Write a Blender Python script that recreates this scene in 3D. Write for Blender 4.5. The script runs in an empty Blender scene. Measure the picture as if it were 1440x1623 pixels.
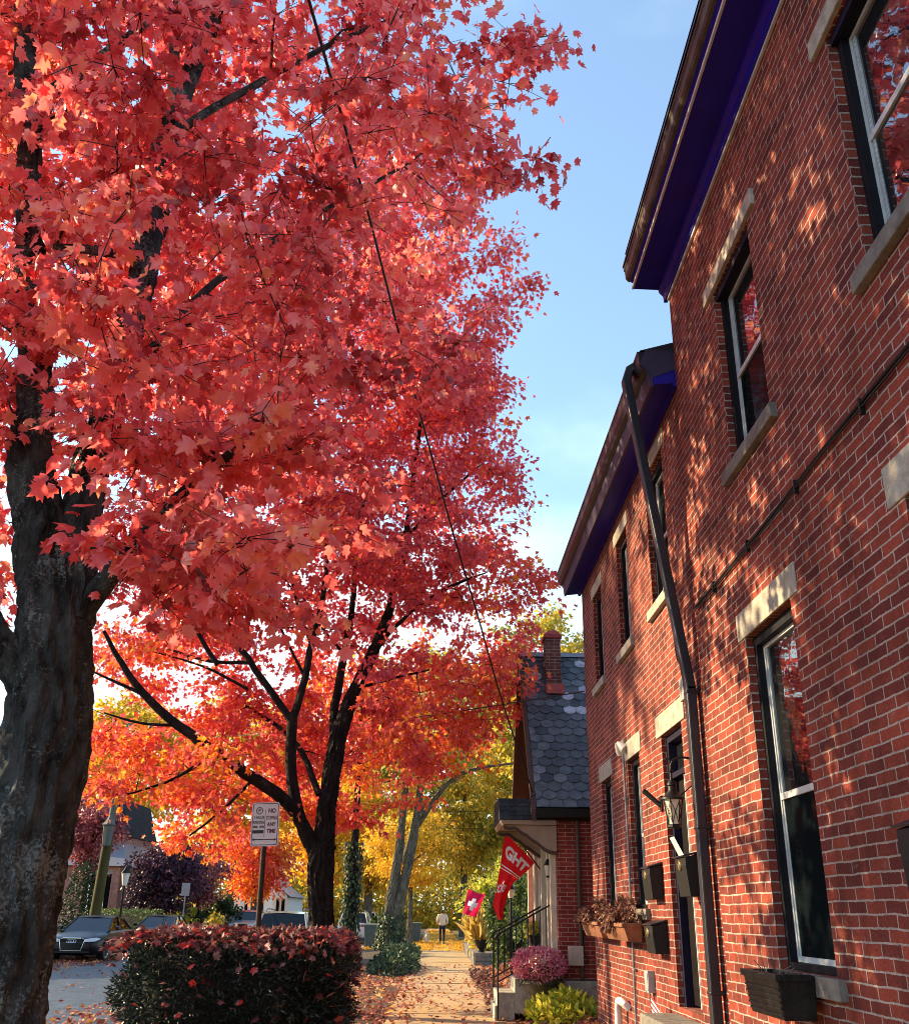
import bpy, math, random
import numpy as np
from mathutils import Vector, Matrix

random.seed(7)
RNG = np.random.default_rng(11)
S = bpy.context.scene
COL = S.collection
PI = math.pi

# ------------------------------------------------------------------ camera
CX, CY, F, H = 720.0, 811.5, 1526.0, 1.55


def _d(p):
    return np.array([p[0] - CX, -(p[1] - CY), -F])


_Y = _d((688, 1447)); _Y /= np.linalg.norm(_Y)
_Z = _d((775, -2850)); _Z -= _Z.dot(_Y) * _Y; _Z /= np.linalg.norm(_Z)
_X = np.cross(_Y, _Z)
RW = np.array([_X, _Y, _Z])


def P(px, py, X=None, Y=None, Z=None):
    """a surveyed point: the direction read off the photograph plus a known street, facade or ground distance"""
    v = RW @ _d((px, py)); o = np.array([0, 0, H])
    t = X / v[0] if X is not None else (Y / v[1] if Y is not None else (Z - H) / v[2])
    return o + t * v


cam = bpy.data.cameras.new('camera')
co = bpy.data.objects.new('camera', cam); COL.objects.link(co)
m = Matrix([list(RW[0]) + [0], list(RW[1]) + [0], list(RW[2]) + [H], [0, 0, 0, 1]])
co.matrix_world = m
cam.sensor_fit = 'HORIZONTAL'; cam.sensor_width = 36.0
cam.lens = 36.0 * F / 1440.0
cam.clip_end = 2000; cam.clip_start = 0.05
S.camera = co

# ------------------------------------------------------------------ world and sun
ELEV, ROT = math.radians(23.5), math.radians(-72)
w = bpy.data.worlds.new("World"); S.world = w; w.use_nodes = True
nt = w.node_tree
bg = nt.nodes['Background']; bg.inputs[1].default_value = 0.10
sk = nt.nodes.new('ShaderNodeTexSky'); sk.sky_type = 'NISHITA'; sk.sun_disc = False
sk.sun_elevation = ELEV; sk.sun_rotation = ROT % (2 * PI)
sk.air_density = 1.0; sk.dust_density = 0.6; sk.ozone_density = 1.6
tc = nt.nodes.new('ShaderNodeTexCoord')
mp = nt.nodes.new('ShaderNodeMapping'); mp.inputs['Scale'].default_value = (1.6, 1.6, 3.2)
mp.inputs['Location'].default_value = (0.3, 0.2, 0.1)
nz = nt.nodes.new('ShaderNodeTexNoise'); nz.inputs['Scale'].default_value = 1.5; nz.inputs['Detail'].default_value = 5
nz.inputs['Roughness'].default_value = 0.5
sep = nt.nodes.new('ShaderNodeSeparateXYZ')
low = nt.nodes.new('ShaderNodeMapRange'); low.inputs[1].default_value = 0.54; low.inputs[2].default_value = 0.16
low.inputs[3].default_value = 0.0; low.inputs[4].default_value = 0.52
add = nt.nodes.new('ShaderNodeMath'); add.operation = 'ADD'
rmp = nt.nodes.new('ShaderNodeMapRange'); rmp.inputs[1].default_value = 0.60; rmp.inputs[2].default_value = 1.0
rmp.inputs[3].default_value = 0.09; rmp.interpolation_type = 'SMOOTHSTEP'
mixc = nt.nodes.new('ShaderNodeMix'); mixc.data_type = 'RGBA'
mixc.inputs[7].default_value = (5.7, 7.3, 7.6, 1)      # sunlit thin cloud, in the sky texture's own units
tint = nt.nodes.new('ShaderNodeMix'); tint.data_type = 'RGBA'; tint.blend_type = 'MULTIPLY'; tint.inputs[0].default_value = 1
tint.inputs[7].default_value = (1.42, 1.55, 1.6, 1)
L = nt.links.new
L(tc.outputs['Generated'], mp.inputs[0]); L(mp.outputs[0], nz.inputs[0]); L(tc.outputs['Generated'], sep.inputs[0])
L(sep.outputs[2], low.inputs[0]); L(nz.outputs[0], add.inputs[0]); L(low.outputs[0], add.inputs[1])
L(add.outputs[0], rmp.inputs[0]); L(rmp.outputs[0], mixc.inputs[0])
L(sk.outputs[0], tint.inputs[6]); L(tint.outputs[2], mixc.inputs[6]); L(mixc.outputs[2], bg.inputs[0])

sun = bpy.data.lights.new('sun', 'SUN'); sun.energy = 5.0; sun.angle = math.radians(0.55); sun.color = (1.0, 0.76, 0.42)
so = bpy.data.objects.new('sun', sun); COL.objects.link(so)
sd = Vector((math.sin(ROT) * math.cos(ELEV), math.cos(ROT) * math.cos(ELEV), math.sin(ELEV)))
so.rotation_euler = sd.to_track_quat('Z', 'Y').to_euler(); so.location = (-20, 10, 30)

vs = S.view_settings; vs.view_transform = 'Standard'; vs.look = 'None'; vs.gamma = 1; vs.exposure = 1.3
S.render.engine = 'CYCLES'
S.cycles.use_denoising = True
S.cycles.max_bounces = 6; S.cycles.diffuse_bounces = 3; S.cycles.glossy_bounces = 3
S.cycles.transmission_bounces = 3; S.cycles.transparent_max_bounces = 4
S.cycles.caustics_reflective = False; S.cycles.caustics_refractive = False
S.cycles.sample_clamp_indirect = 6
S.cycles.filter_width = 0.9

# ------------------------------------------------------------------ materials


def newmat(name):
    M = bpy.data.materials.new(name); M.use_nodes = True
    n = M.node_tree; b = n.nodes['Principled BSDF']
    return M, n, b


def setspec(b, v):
    b.inputs['Specular IOR Level'].default_value = v


def pm(name, col, rough=0.6, var=0.25, scale=6.0, bump=0.15, metal=0.0, spec=0.4, col2=None, stretch=(1, 1, 1), bdist=0.01, coat=0.0):
    """plain paint / stone / wood with real mottling and a little relief"""
    M, n, b = newmat(name)
    tcn = n.nodes.new('ShaderNodeTexCoord'); mpn = n.nodes.new('ShaderNodeMapping'); mpn.inputs['Scale'].default_value = stretch
    no = n.nodes.new('ShaderNodeTexNoise'); no.inputs['Scale'].default_value = scale; no.inputs['Detail'].default_value = 6
    no.inputs['Roughness'].default_value = 0.62
    rp = n.nodes.new('ShaderNodeValToRGB')
    c1 = [max(0, c * (1 - var)) for c in col]; c2 = col2 or [min(1, c * (1 + var)) for c in col]
    rp.color_ramp.elements[0].position = 0.33; rp.color_ramp.elements[1].position = 0.68
    rp.color_ramp.elements[0].color = (*c1, 1); rp.color_ramp.elements[1].color = (*c2, 1)
    n.links.new(tcn.outputs['Object'], mpn.inputs[0]); n.links.new(mpn.outputs[0], no.inputs[0])
    n.links.new(no.outputs[0], rp.inputs[0]); n.links.new(rp.outputs[0], b.inputs['Base Color'])
    b.inputs['Roughness'].default_value = rough; b.inputs['Metallic'].default_value = metal; setspec(b, spec)
    if coat:
        b.inputs['Coat Weight'].default_value = coat; b.inputs['Coat Roughness'].default_value = 0.05
    if bump:
        no2 = n.nodes.new('ShaderNodeTexNoise'); no2.inputs['Scale'].default_value = scale * 5; no2.inputs['Detail'].default_value = 5
        bp = n.nodes.new('ShaderNodeBump'); bp.inputs['Strength'].default_value = bump; bp.inputs['Distance'].default_value = bdist
        n.links.new(mpn.outputs[0], no2.inputs[0]); n.links.new(no2.outputs[0], bp.inputs['Height']); n.links.new(bp.outputs[0], b.inputs['Normal'])
    return M


def brick(name, c1, c2, mortar, off=(0, 0, 0), bw=0.225, rh=0.0655, mort=0.0062, wob=0.0095, stain=0.45):
    M, n, b = newmat(name)
    uv = n.nodes.new('ShaderNodeTexCoord')
    mpn = n.nodes.new('ShaderNodeMapping'); mpn.inputs['Location'].default_value = off
    no = n.nodes.new('ShaderNodeTexNoise'); no.inputs['Scale'].default_value = 4.5; no.inputs['Detail'].default_value = 3
    sub = n.nodes.new('ShaderNodeVectorMath'); sub.operation = 'SUBTRACT'; sub.inputs[1].default_value = (0.5, 0.5, 0.5)
    sc = n.nodes.new('ShaderNodeVectorMath'); sc.operation = 'SCALE'; sc.inputs['Scale'].default_value = wob * 2
    no3 = n.nodes.new('ShaderNodeTexNoise'); no3.inputs['Scale'].default_value = 38; no3.inputs['Detail'].default_value = 2
    sub3 = n.nodes.new('ShaderNodeVectorMath'); sub3.operation = 'SUBTRACT'; sub3.inputs[1].default_value = (0.5, 0.5, 0.5)
    sc3 = n.nodes.new('ShaderNodeVectorMath'); sc3.operation = 'SCALE'; sc3.inputs['Scale'].default_value = wob * 0.8
    ad3 = n.nodes.new('ShaderNodeVectorMath')
    ad = n.nodes.new('ShaderNodeVectorMath')
    bt = n.nodes.new('ShaderNodeTexBrick'); bt.offset = 0.5; bt.squash = 1.0
    bt.inputs['Scale'].default_value = 1.0; bt.inputs['Brick Width'].default_value = bw; bt.inputs['Row Height'].default_value = rh
    bt.inputs['Mortar Size'].default_value = mort; bt.inputs['Mortar Smooth'].default_value = 0.25; bt.inputs['Bias'].default_value = 0.0
    bt.inputs['Color1'].default_value = (*c1, 1); bt.inputs['Color2'].default_value = (*c2, 1); bt.inputs['Mortar'].default_value = (*mortar, 1)
    ln = n.links.new
    ln(uv.outputs['UV'], mpn.inputs[0]); ln(mpn.outputs[0], no.inputs[0]); ln(no.outputs['Color'], sub.inputs[0]); ln(sub.outputs[0], sc.inputs[0])
    ln(mpn.outputs[0], no3.inputs[0]); ln(no3.outputs['Color'], sub3.inputs[0]); ln(sub3.outputs[0], sc3.inputs[0])
    ln(mpn.outputs[0], ad.inputs[0]); ln(sc.outputs[0], ad.inputs[1]); ln(ad.outputs[0], ad3.inputs[0]); ln(sc3.outputs[0], ad3.inputs[1])
    ln(ad3.outputs[0], bt.inputs['Vector'])
    # weathering: broad stains and fine grain
    no4 = n.nodes.new('ShaderNodeTexNoise'); no4.inputs['Scale'].default_value = 1.3; no4.inputs['Detail'].default_value = 6; no4.inputs['Roughness'].default_value = 0.65
    mr = n.nodes.new('ShaderNodeMapRange'); mr.inputs[1].default_value = 0.3; mr.inputs[2].default_value = 0.7
    mr.inputs[3].default_value = 1 - stain; mr.inputs[4].default_value = 1 + stain * 0.35
    no5 = n.nodes.new('ShaderNodeTexNoise'); no5.inputs['Scale'].default_value = 60; no5.inputs['Detail'].default_value = 4
    mr5 = n.nodes.new('ShaderNodeMapRange'); mr5.inputs[1].default_value = 0.3; mr5.inputs[2].default_value = 0.7; mr5.inputs[3].default_value = 0.72; mr5.inputs[4].default_value = 1.25
    mu = n.nodes.new('ShaderNodeMath'); mu.operation = 'MULTIPLY'
    mc = n.nodes.new('ShaderNodeVectorMath'); mc.operation = 'SCALE'
    ln(mpn.outputs[0], no4.inputs[0]); ln(no4.outputs[0], mr.inputs[0]); ln(mpn.outputs[0], no5.inputs[0]); ln(no5.outputs[0], mr5.inputs[0])
    ln(mr.outputs[0], mu.inputs[0]); ln(mr5.outputs[0], mu.inputs[1]); ln(bt.outputs['Color'], mc.inputs[0]); ln(mu.outputs[0], mc.inputs['Scale'])
    # old rain streaks and smeared pointing
    mp6 = n.nodes.new('ShaderNodeMapping'); mp6.inputs['Scale'].default_value = (5.5, 0.45, 1)
    no6 = n.nodes.new('ShaderNodeTexNoise'); no6.inputs['Scale'].default_value = 1.0; no6.inputs['Detail'].default_value = 4
    mr6 = n.nodes.new('ShaderNodeMapRange'); mr6.inputs[1].default_value = 0.32; mr6.inputs[2].default_value = 0.6; mr6.inputs[3].default_value = 0.66; mr6.inputs[4].default_value = 1.05
    sc6 = n.nodes.new('ShaderNodeVectorMath'); sc6.operation = 'SCALE'
    no7 = n.nodes.new('ShaderNodeTexNoise'); no7.inputs['Scale'].default_value = 7.0; no7.inputs['Detail'].default_value = 7; no7.inputs['Roughness'].default_value = 0.7
    mr7 = n.nodes.new('ShaderNodeMapRange'); mr7.inputs[1].default_value = 0.60; mr7.inputs[2].default_value = 0.76; mr7.inputs[3].default_value = 0.0; mr7.inputs[4].default_value = 0.42
    mx7 = n.nodes.new('ShaderNodeMix'); mx7.data_type = 'RGBA'; mx7.inputs[7].default_value = (*[c * 0.85 for c in mortar], 1)
    ln(uv.outputs['UV'], mp6.inputs[0]); ln(mp6.outputs[0], no6.inputs[0]); ln(no6.outputs[0], mr6.inputs[0]); ln(mc.outputs[0], sc6.inputs[0]); ln(mr6.outputs[0], sc6.inputs['Scale'])
    ln(mpn.outputs[0], no7.inputs[0]); ln(no7.outputs[0], mr7.inputs[0]); ln(mr7.outputs[0], mx7.inputs[0]); ln(sc6.outputs[0], mx7.inputs[6])
    ln(mx7.outputs[2], b.inputs['Base Color'])
    inv = n.nodes.new('ShaderNodeMath'); inv.operation = 'SUBTRACT'; inv.inputs[0].default_value = 1.0
    ml = n.nodes.new('ShaderNodeMath'); ml.operation = 'MULTIPLY'; ml.inputs[1].default_value = 0.16
    adh = n.nodes.new('ShaderNodeMath')
    bp = n.nodes.new('ShaderNodeBump'); bp.inputs['Strength'].default_value = 0.75; bp.inputs['Distance'].default_value = 0.008
    ln(bt.outputs['Fac'], inv.inputs[1]); ln(no5.outputs[0], ml.inputs[0]); ln(inv.outputs[0], adh.inputs[0]); ln(ml.outputs[0], adh.inputs[1])
    ln(adh.outputs[0], bp.inputs['Height']); ln(bp.outputs[0], b.inputs['Normal'])
    b.inputs['Roughness'].default_value = 0.85; setspec(b, 0.2)
    return M


def leafmat(name, stops, trans=0.5, gain=1.25, rough=0.42, spec=0.35):
    """autumn leaf: colour from a per-leaf random, light shines through the blade"""
    M, n, b = newmat(name)
    at = n.nodes.new('ShaderNodeAttribute'); at.attribute_name = 'rnd'
    rp = n.nodes.new('ShaderNodeValToRGB')
    els = rp.color_ramp.elements
    while len(els) < len(stops):
        els.new(0.5)
    for e, (p, c) in zip(els, stops):
        e.position = p; e.color = (*c, 1)
    tr = n.nodes.new('ShaderNodeBsdfTranslucent'); mx = n.nodes.new('ShaderNodeMixShader'); mx.inputs[0].default_value = trans
    g = n.nodes.new('ShaderNodeMix'); g.data_type = 'RGBA'; g.blend_type = 'MULTIPLY'; g.inputs[0].default_value = 1; g.inputs[7].default_value = (gain, gain, gain, 1)
    ln = n.links.new
    tcn = n.nodes.new('ShaderNodeTexCoord'); no = n.nodes.new('ShaderNodeTexNoise'); no.inputs['Scale'].default_value = 16; no.inputs['Detail'].default_value = 3
    mr = n.nodes.new('ShaderNodeMapRange'); mr.inputs[1].default_value = 0.3; mr.inputs[2].default_value = 0.7; mr.inputs[3].default_value = -0.13; mr.inputs[4].default_value = 0.13
    ad = n.nodes.new('ShaderNodeMath'); ad.use_clamp = True
    ln(tcn.outputs['Object'], no.inputs[0]); ln(no.outputs[0], mr.inputs[0]); ln(at.outputs['Fac'], ad.inputs[0]); ln(mr.outputs[0], ad.inputs[1])
    ln(ad.outputs[0], rp.inputs[0]); ln(rp.outputs[0], b.inputs['Base Color']); ln(rp.outputs[0], g.inputs[6]); ln(g.outputs[2], tr.inputs['Color'])
    out = n.nodes['Material Output']
    ln(b.outputs[0], mx.inputs[1]); ln(tr.outputs[0], mx.inputs[2]); ln(mx.outputs[0], out.inputs['Surface'])
    b.inputs['Roughness'].default_value = rough; setspec(b, spec)
    return M


def glassmat(name, dark=(0.012, 0.014, 0.017), ior=1.9, rough=0.015, wav=0.02, tint=0.94):
    M, n, b = newmat(name)
    b.inputs['Base Color'].default_value = (*dark, 1); b.inputs['Roughness'].default_value = 1.0; setspec(b, 0.0)
    gl = n.nodes.new('ShaderNodeBsdfGlossy'); gl.inputs['Roughness'].default_value = rough; gl.inputs['Color'].default_value = (tint * 0.97, tint, tint * 1.02, 1)
    fr = n.nodes.new('ShaderNodeFresnel'); fr.inputs['IOR'].default_value = ior
    mx = n.nodes.new('ShaderNodeMixShader')
    tcn = n.nodes.new('ShaderNodeTexCoord'); no = n.nodes.new('ShaderNodeTexNoise'); no.inputs['Scale'].default_value = 3.5
    bp = n.nodes.new('ShaderNodeBump'); bp.inputs['Strength'].default_value = wav; bp.inputs['Distance'].default_value = 0.05
    ln = n.links.new
    ln(tcn.outputs['Object'], no.inputs[0]); ln(no.outputs[0], bp.inputs['Height']); ln(bp.outputs[0], gl.inputs['Normal'])
    ln(fr.outputs[0], mx.inputs[0]); ln(b.outputs[0], mx.inputs[1]); ln(gl.outputs[0], mx.inputs[2]); ln(mx.outputs[0], n.nodes['Material Output'].inputs['Surface'])
    return M


MT = {}
MT['brick1'] = brick('red_brick', (0.335, 0.064, 0.039), (0.135, 0.028, 0.025), (0.44, 0.345, 0.31))
MT['brick2'] = brick('red_brick_second_house', (0.33, 0.064, 0.040), (0.14, 0.029, 0.025), (0.44, 0.345, 0.31), off=(0.07, 0.031, 0), mort=0.0058)
MT['brick3'] = brick('red_brick_cottage', (0.33, 0.05, 0.035), (0.25, 0.036, 0.026), (0.50, 0.30, 0.26), off=(0.1, 0.02, 0), mort=0.006, wob=0.004)
MT['brickchim'] = brick('chimney_brick', (0.17, 0.065, 0.05), (0.09, 0.04, 0.035), (0.30, 0.24, 0.22), mort=0.006)
MT['brickfar'] = brick('salmon_brick', (0.55, 0.27, 0.21), (0.47, 0.23, 0.18), (0.56, 0.42, 0.36), mort=0.006)
MT['navy'] = pm('navy_paint', (0.012, 0.004, 0.30), 0.55, 0.18, 3, 0.08, spec=0.3)
MT['fasciapurple'] = pm('plum_paint', (0.035, 0.028, 0.07), 0.5, 0.2, 4, 0.08)
MT['darkmetal'] = pm('dark_gutter_metal', (0.014, 0.013, 0.022), 0.4, 0.35, 7, 0.1, spec=0.45)
MT['guttermottled'] = pm('mottled_gutter', (0.008, 0.008, 0.010), 0.5, 0.6, 5, 0.25, col2=(0.075, 0.062, 0.04))  # near-black metal mottled with yellowish brown
MT['trimwhite'] = pm('pale_trim', (0.55, 0.56, 0.6), 0.45, 0.1, 12, 0.04)
MT['blackframe'] = pm('black_window_frame', (0.007, 0.007, 0.011), 0.6, 0.3, 9, 0.06, spec=0.15)
MT['navyframe'] = pm('navy_window_head', (0.008, 0.007, 0.025), 0.6, 0.2, 9, 0.06, spec=0.15)
MT['sash'] = pm('grey_white_sash', (0.47, 0.50, 0.53), 0.4, 0.12, 14, 0.04)
MT['glass'] = glassmat('window_glass', ior=3.2)
MT['glass_low'] = glassmat('window_glass_behind_screen', dark=(0.005, 0.008, 0.010), ior=1.2, rough=0.05, tint=0.4)
MT['stone'] = pm('limestone_lintel', (0.37, 0.34, 0.29), 0.9, 0.28, 9, 0.6, bdist=0.012)
MT['stonedark'] = pm('weathered_sill_stone', (0.17, 0.155, 0.14), 0.9, 0.35, 9, 0.5)
MT['slate'] = None
MT['tan'] = pm('tan_paint', (0.33, 0.235, 0.165), 0.6, 0.15, 5, 0.08)
MT['brownpaint'] = pm('brown_paint', (0.07, 0.035, 0.022), 0.55, 0.2, 5, 0.08)
MT['cream'] = pm('cream_paint', (0.62, 0.53, 0.40), 0.55, 0.15, 6, 0.06)
MT['black'] = pm('black_iron', (0.009, 0.009, 0.010), 0.5, 0.3, 20, 0.12, spec=0.25)
MT['blackplastic'] = pm('black_planter_plastic', (0.006, 0.006, 0.006), 0.45, 0.5, 12, 0.3, spec=0.3, col2=(0.02, 0.02, 0.02))
MT['brass'] = pm('worn_brass', (0.45, 0.36, 0.2), 0.35, 0.3, 30, 0.1, metal=0.9)
MT['lampglass'] = pm('frosted_lamp_glass', (0.62, 0.58, 0.46), 0.25, 0.12, 10, 0.0, spec=0.6)
MT['terracotta'] = pm('brown_wood_trough', (0.22, 0.085, 0.045), 0.7, 0.3, 10, 0.3)
MT['pvc'] = pm('white_pvc', (0.72, 0.70, 0.66), 0.4, 0.08, 12, 0.03)
MT['conduit'] = pm('grey_conduit', (0.24, 0.24, 0.27), 0.45, 0.2, 20, 0.06, metal=0.4)
MT['greybox'] = pm('grey_box', (0.30, 0.31, 0.33), 0.5, 0.15, 12, 0.06)
MT['beigebox'] = pm('beige_meter_box', (0.52, 0.42, 0.35), 0.5, 0.1, 12, 0.05)
MT['concrete'] = pm('sidewalk_concrete', (0.42, 0.29, 0.15), 0.92, 0.2, 2.2, 0.35, bdist=0.006)
MT['kerb'] = pm('kerb_stone', (0.36, 0.34, 0.31), 0.9, 0.25, 4, 0.4)
MT['soil'] = pm('leafy_soil', (0.075, 0.052, 0.034), 0.95, 0.45, 4, 0.7, bdist=0.03)
MT['lawn'] = pm('autumn_lawn', (0.10, 0.095, 0.03), 0.95, 0.5, 3, 0.7, bdist=0.03, col2=(0.24, 0.15, 0.05))
MT['door'] = pm('black_door_paint', (0.006, 0.004, 0.004), 0.7, 0.3, 6, 0.05, spec=0.1)
MT['doorred'] = pm('oxblood_door_jamb', (0.06, 0.012, 0.012), 0.5, 0.2, 6, 0.05)
MT['signwhite'] = pm('sign_white', (0.60, 0.62, 0.66), 0.4, 0.06, 8, 0.02)
MT['signblack'] = pm('sign_black_lettering', (0.015, 0.02, 0.025), 0.5, 0.1, 8, 0.0)
MT['signred'] = pm('sign_maroon_lettering', (0.10, 0.012, 0.05), 0.5, 0.1, 8, 0.0)
MT['flagred'] = leafmat('red_flag_cloth', [(0, (0.72, 0.012, 0.02)), (1, (0.80, 0.02, 0.03))], 0.35, 1.0, 0.7, 0.15)
MT['flagpink'] = leafmat('crimson_flag_cloth', [(0, (0.66, 0.012, 0.09)), (1, (0.7, 0.02, 0.1))], 0.35, 1.0, 0.7, 0.15)
MT['flagwhite'] = pm('flag_white', (0.80, 0.80, 0.80), 0.7, 0.04, 8, 0.02)
MT['rust'] = pm('green_patina_pole', (0.06, 0.055, 0.012), 0.85, 0.35, 2, 0.3, stretch=(1, 1, 0.2))
MT['polewood'] = pm('pole_wood', (0.14, 0.13, 0.11), 0.9, 0.3, 3, 0.3, stretch=(1, 1, 0.2))
MT['greenplastic'] = pm('grey_green_bin', (0.085, 0.105, 0.10), 0.5, 0.15, 9, 0.05)
MT['tyre'] = pm('tyre_rubber', (0.013, 0.013, 0.013), 0.8, 0.2, 14, 0.1)
MT['rim'] = pm('alloy_rim', (0.55, 0.56, 0.58), 0.3, 0.1, 14, 0.0, metal=0.8)
MT['carglass'] = glassmat('car_glass', dark=(0.006, 0.007, 0.008), ior=1.5, rough=0.02, wav=0.0)
MT['headlight'] = pm('headlight_lens', (0.55, 0.58, 0.62), 0.12, 0.15, 20, 0.0, spec=0.9, coat=1)
MT['taillight'] = pm('tail_lamp_lens', (0.35, 0.01, 0.012), 0.15, 0.1, 20, 0.0, spec=0.8, coat=1)
MT['chrome'] = pm('chrome', (0.75, 0.76, 0.78), 0.15, 0.05, 20, 0.0, metal=1.0)
MT['skin'] = pm('skin', (0.50, 0.30, 0.22), 0.55, 0.08, 30, 0.0)
MT['sweater'] = pm('cream_sweater', (0.68, 0.55, 0.42), 0.9, 0.1, 30, 0.2)
MT['trousers'] = pm('black_trousers', (0.014, 0.014, 0.018), 0.8, 0.2, 30, 0.1)
MT['hair'] = pm('dark_brown_hair', (0.06, 0.028, 0.018), 0.5, 0.3, 40, 0.2)
MT['dogfur'] = pm('cream_dog_fur', (0.62, 0.53, 0.40), 0.9, 0.15, 40, 0.3)
MT['bark2'] = None


def barkmat(name, dark, light, lich, lichamt=0.62):
    M, n, b = newmat(name)
    ln = n.links.new
    tcn = n.nodes.new('ShaderNodeTexCoord'); mpn = n.nodes.new('ShaderNodeMapping'); mpn.inputs['Scale'].default_value = (1, 1, 0.42)
    no = n.nodes.new('ShaderNodeTexNoise'); no.inputs['Scale'].default_value = 7; no.inputs['Detail'].default_value = 8; no.inputs['Roughness'].default_value = 0.7
    rp = n.nodes.new('ShaderNodeValToRGB'); rp.color_ramp.elements[0].position = 0.36; rp.color_ramp.elements[1].position = 0.66
    rp.color_ramp.elements[0].color = (*dark, 1); rp.color_ramp.elements[1].color = (*light, 1)
    no2 = n.nodes.new('ShaderNodeTexNoise'); no2.inputs['Scale'].default_value = 46; no2.inputs['Detail'].default_value = 4; no2.inputs['Roughness'].default_value = 0.6
    no3 = n.nodes.new('ShaderNodeTexNoise'); no3.inputs['Scale'].default_value = 3.2; no3.inputs['Detail'].default_value = 3
    mu = n.nodes.new('ShaderNodeMath'); mu.operation = 'MULTIPLY'
    rp2 = n.nodes.new('ShaderNodeValToRGB'); rp2.color_ramp.elements[0].position = lichamt * 0.5; rp2.color_ramp.elements[1].position = lichamt * 0.5 + 0.10
    mx = n.nodes.new('ShaderNodeMix'); mx.data_type = 'RGBA'; mx.inputs[7].default_value = (*lich, 1)
    no4 = n.nodes.new('ShaderNodeTexNoise'); no4.inputs['Scale'].default_value = 26; no4.inputs['Detail'].default_value = 7; no4.inputs['Roughness'].default_value = 0.7
    vo = n.nodes.new('ShaderNodeTexVoronoi'); vo.inputs['Scale'].default_value = 16; vo.feature = 'DISTANCE_TO_EDGE'
    ah = n.nodes.new('ShaderNodeMath')
    bp = n.nodes.new('ShaderNodeBump'); bp.inputs['Strength'].default_value = 1.0; bp.inputs['Distance'].default_value = 0.045
    ln(tcn.outputs['Object'], mpn.inputs[0])
    for x in (no, no4, vo):
        ln(mpn.outputs[0], x.inputs[0])
    for x in (no2, no3):
        ln(tcn.outputs['Object'], x.inputs[0])
    ln(no.outputs[0], rp.inputs[0]); ln(no2.outputs[0], mu.inputs[0]); ln(no3.outputs[0], mu.inputs[1]); ln(mu.outputs[0], rp2.inputs[0])
    ln(rp.outputs[0], mx.inputs[6]); ln(rp2.outputs[0], mx.inputs[0]); ln(mx.outputs[2], b.inputs['Base Color'])
    ln(no4.outputs[0], ah.inputs[0]); ln(vo.outputs['Distance'], ah.inputs[1]); ln(ah.outputs[0], bp.inputs['Height']); ln(bp.outputs[0], b.inputs['Normal'])
    b.inputs['Roughness'].default_value = 0.9; setspec(b, 0.2)
    return M


MT['bark1'] = barkmat('maple_bark_lichen', (0.004, 0.0045, 0.005), (0.085, 0.095, 0.095), (0.19, 0.215, 0.21), 0.535)
MT['bark2'] = barkmat('dark_maple_bark', (0.005, 0.004, 0.004), (0.030, 0.022, 0.021), (0.10, 0.085, 0.075), 0.70)
MT['bark3'] = barkmat('grey_bark', (0.05, 0.045, 0.035), (0.20, 0.175, 0.13), (0.30, 0.28, 0.2), 0.7)

MT['leaf1'] = leafmat('scarlet_maple_leaf', [(0.0, (0.32, 0.028, 0.034)), (0.28, (0.66, 0.080, 0.088)), (0.55, (0.88, 0.16, 0.165)), (0.8, (0.90, 0.26, 0.24)), (1.0, (0.90, 0.30, 0.16))], 0.44, 1.25, 0.30, 0.8)
MT['leaf2'] = leafmat('red_orange_maple_leaf', [(0.0, (0.52, 0.055, 0.080)), (0.35, (0.78, 0.11, 0.11)), (0.6, (0.85, 0.15, 0.06)), (0.8, (0.88, 0.25, 0.03)), (1.0, (0.90, 0.46, 0.03))], 0.55, 1.2, 0.38, 0.5)
MT['leafyel'] = leafmat('yellow_leaf', [(0.0, (0.24, 0.20, 0.025)), (0.3, (0.50, 0.36, 0.03)), (0.65, (0.80, 0.52, 0.04)), (1.0, (0.86, 0.40, 0.03))], 0.5, 1.2)
MT['leafyelgrn'] = leafmat('yellow_green_leaf', [(0.0, (0.10, 0.13, 0.025)), (0.4, (0.26, 0.26, 0.035)), (0.75, (0.52, 0.42, 0.05)), (1.0, (0.74, 0.42, 0.04))], 0.5, 1.2)
MT['leafgrn'] = leafmat('green_leaf', [(0.0, (0.018, 0.04, 0.015)), (0.6, (0.05, 0.09, 0.025)), (1.0, (0.12, 0.16, 0.04))], 0.35, 1.1)
MT['leafdk'] = leafmat('yew_needle', [(0.0, (0.006, 0.014, 0.012)), (0.7, (0.018, 0.036, 0.028)), (1.0, (0.05, 0.08, 0.055))], 0.15, 1.0, 0.35, 0.5)
MT['leafivy'] = leafmat('ivy_leaf', [(0.0, (0.012, 0.03, 0.014)), (0.6, (0.035, 0.065, 0.028)), (1.0, (0.14, 0.18, 0.07))], 0.2, 1.0, 0.45, 0.25)
MT['leafpur'] = leafmat('purple_leaf', [(0.0, (0.02, 0.010, 0.022)), (0.7, (0.055, 0.024, 0.05)), (1.0, (0.22, 0.06, 0.12))], 0.3, 1.0)
MT['leafrose'] = leafmat('dusky_rose_leaf', [(0.0, (0.16, 0.035, 0.05)), (0.7, (0.34, 0.08, 0.10)), (1.0, (0.52, 0.20, 0.2))], 0.4, 1.0)
MT['leaflime'] = leafmat('lime_leaf', [(0.0, (0.16, 0.22, 0.02)), (0.55, (0.42, 0.42, 0.04)), (1.0, (0.75, 0.66, 0.10))], 0.45, 1.15)
MT['leafdry'] = leafmat('dry_brown_leaf', [(0.0, (0.06, 0.025, 0.025)), (0.6, (0.17, 0.075, 0.06)), (1.0, (0.34, 0.20, 0.14))], 0.25, 1.0, 0.6, 0.2)
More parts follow.
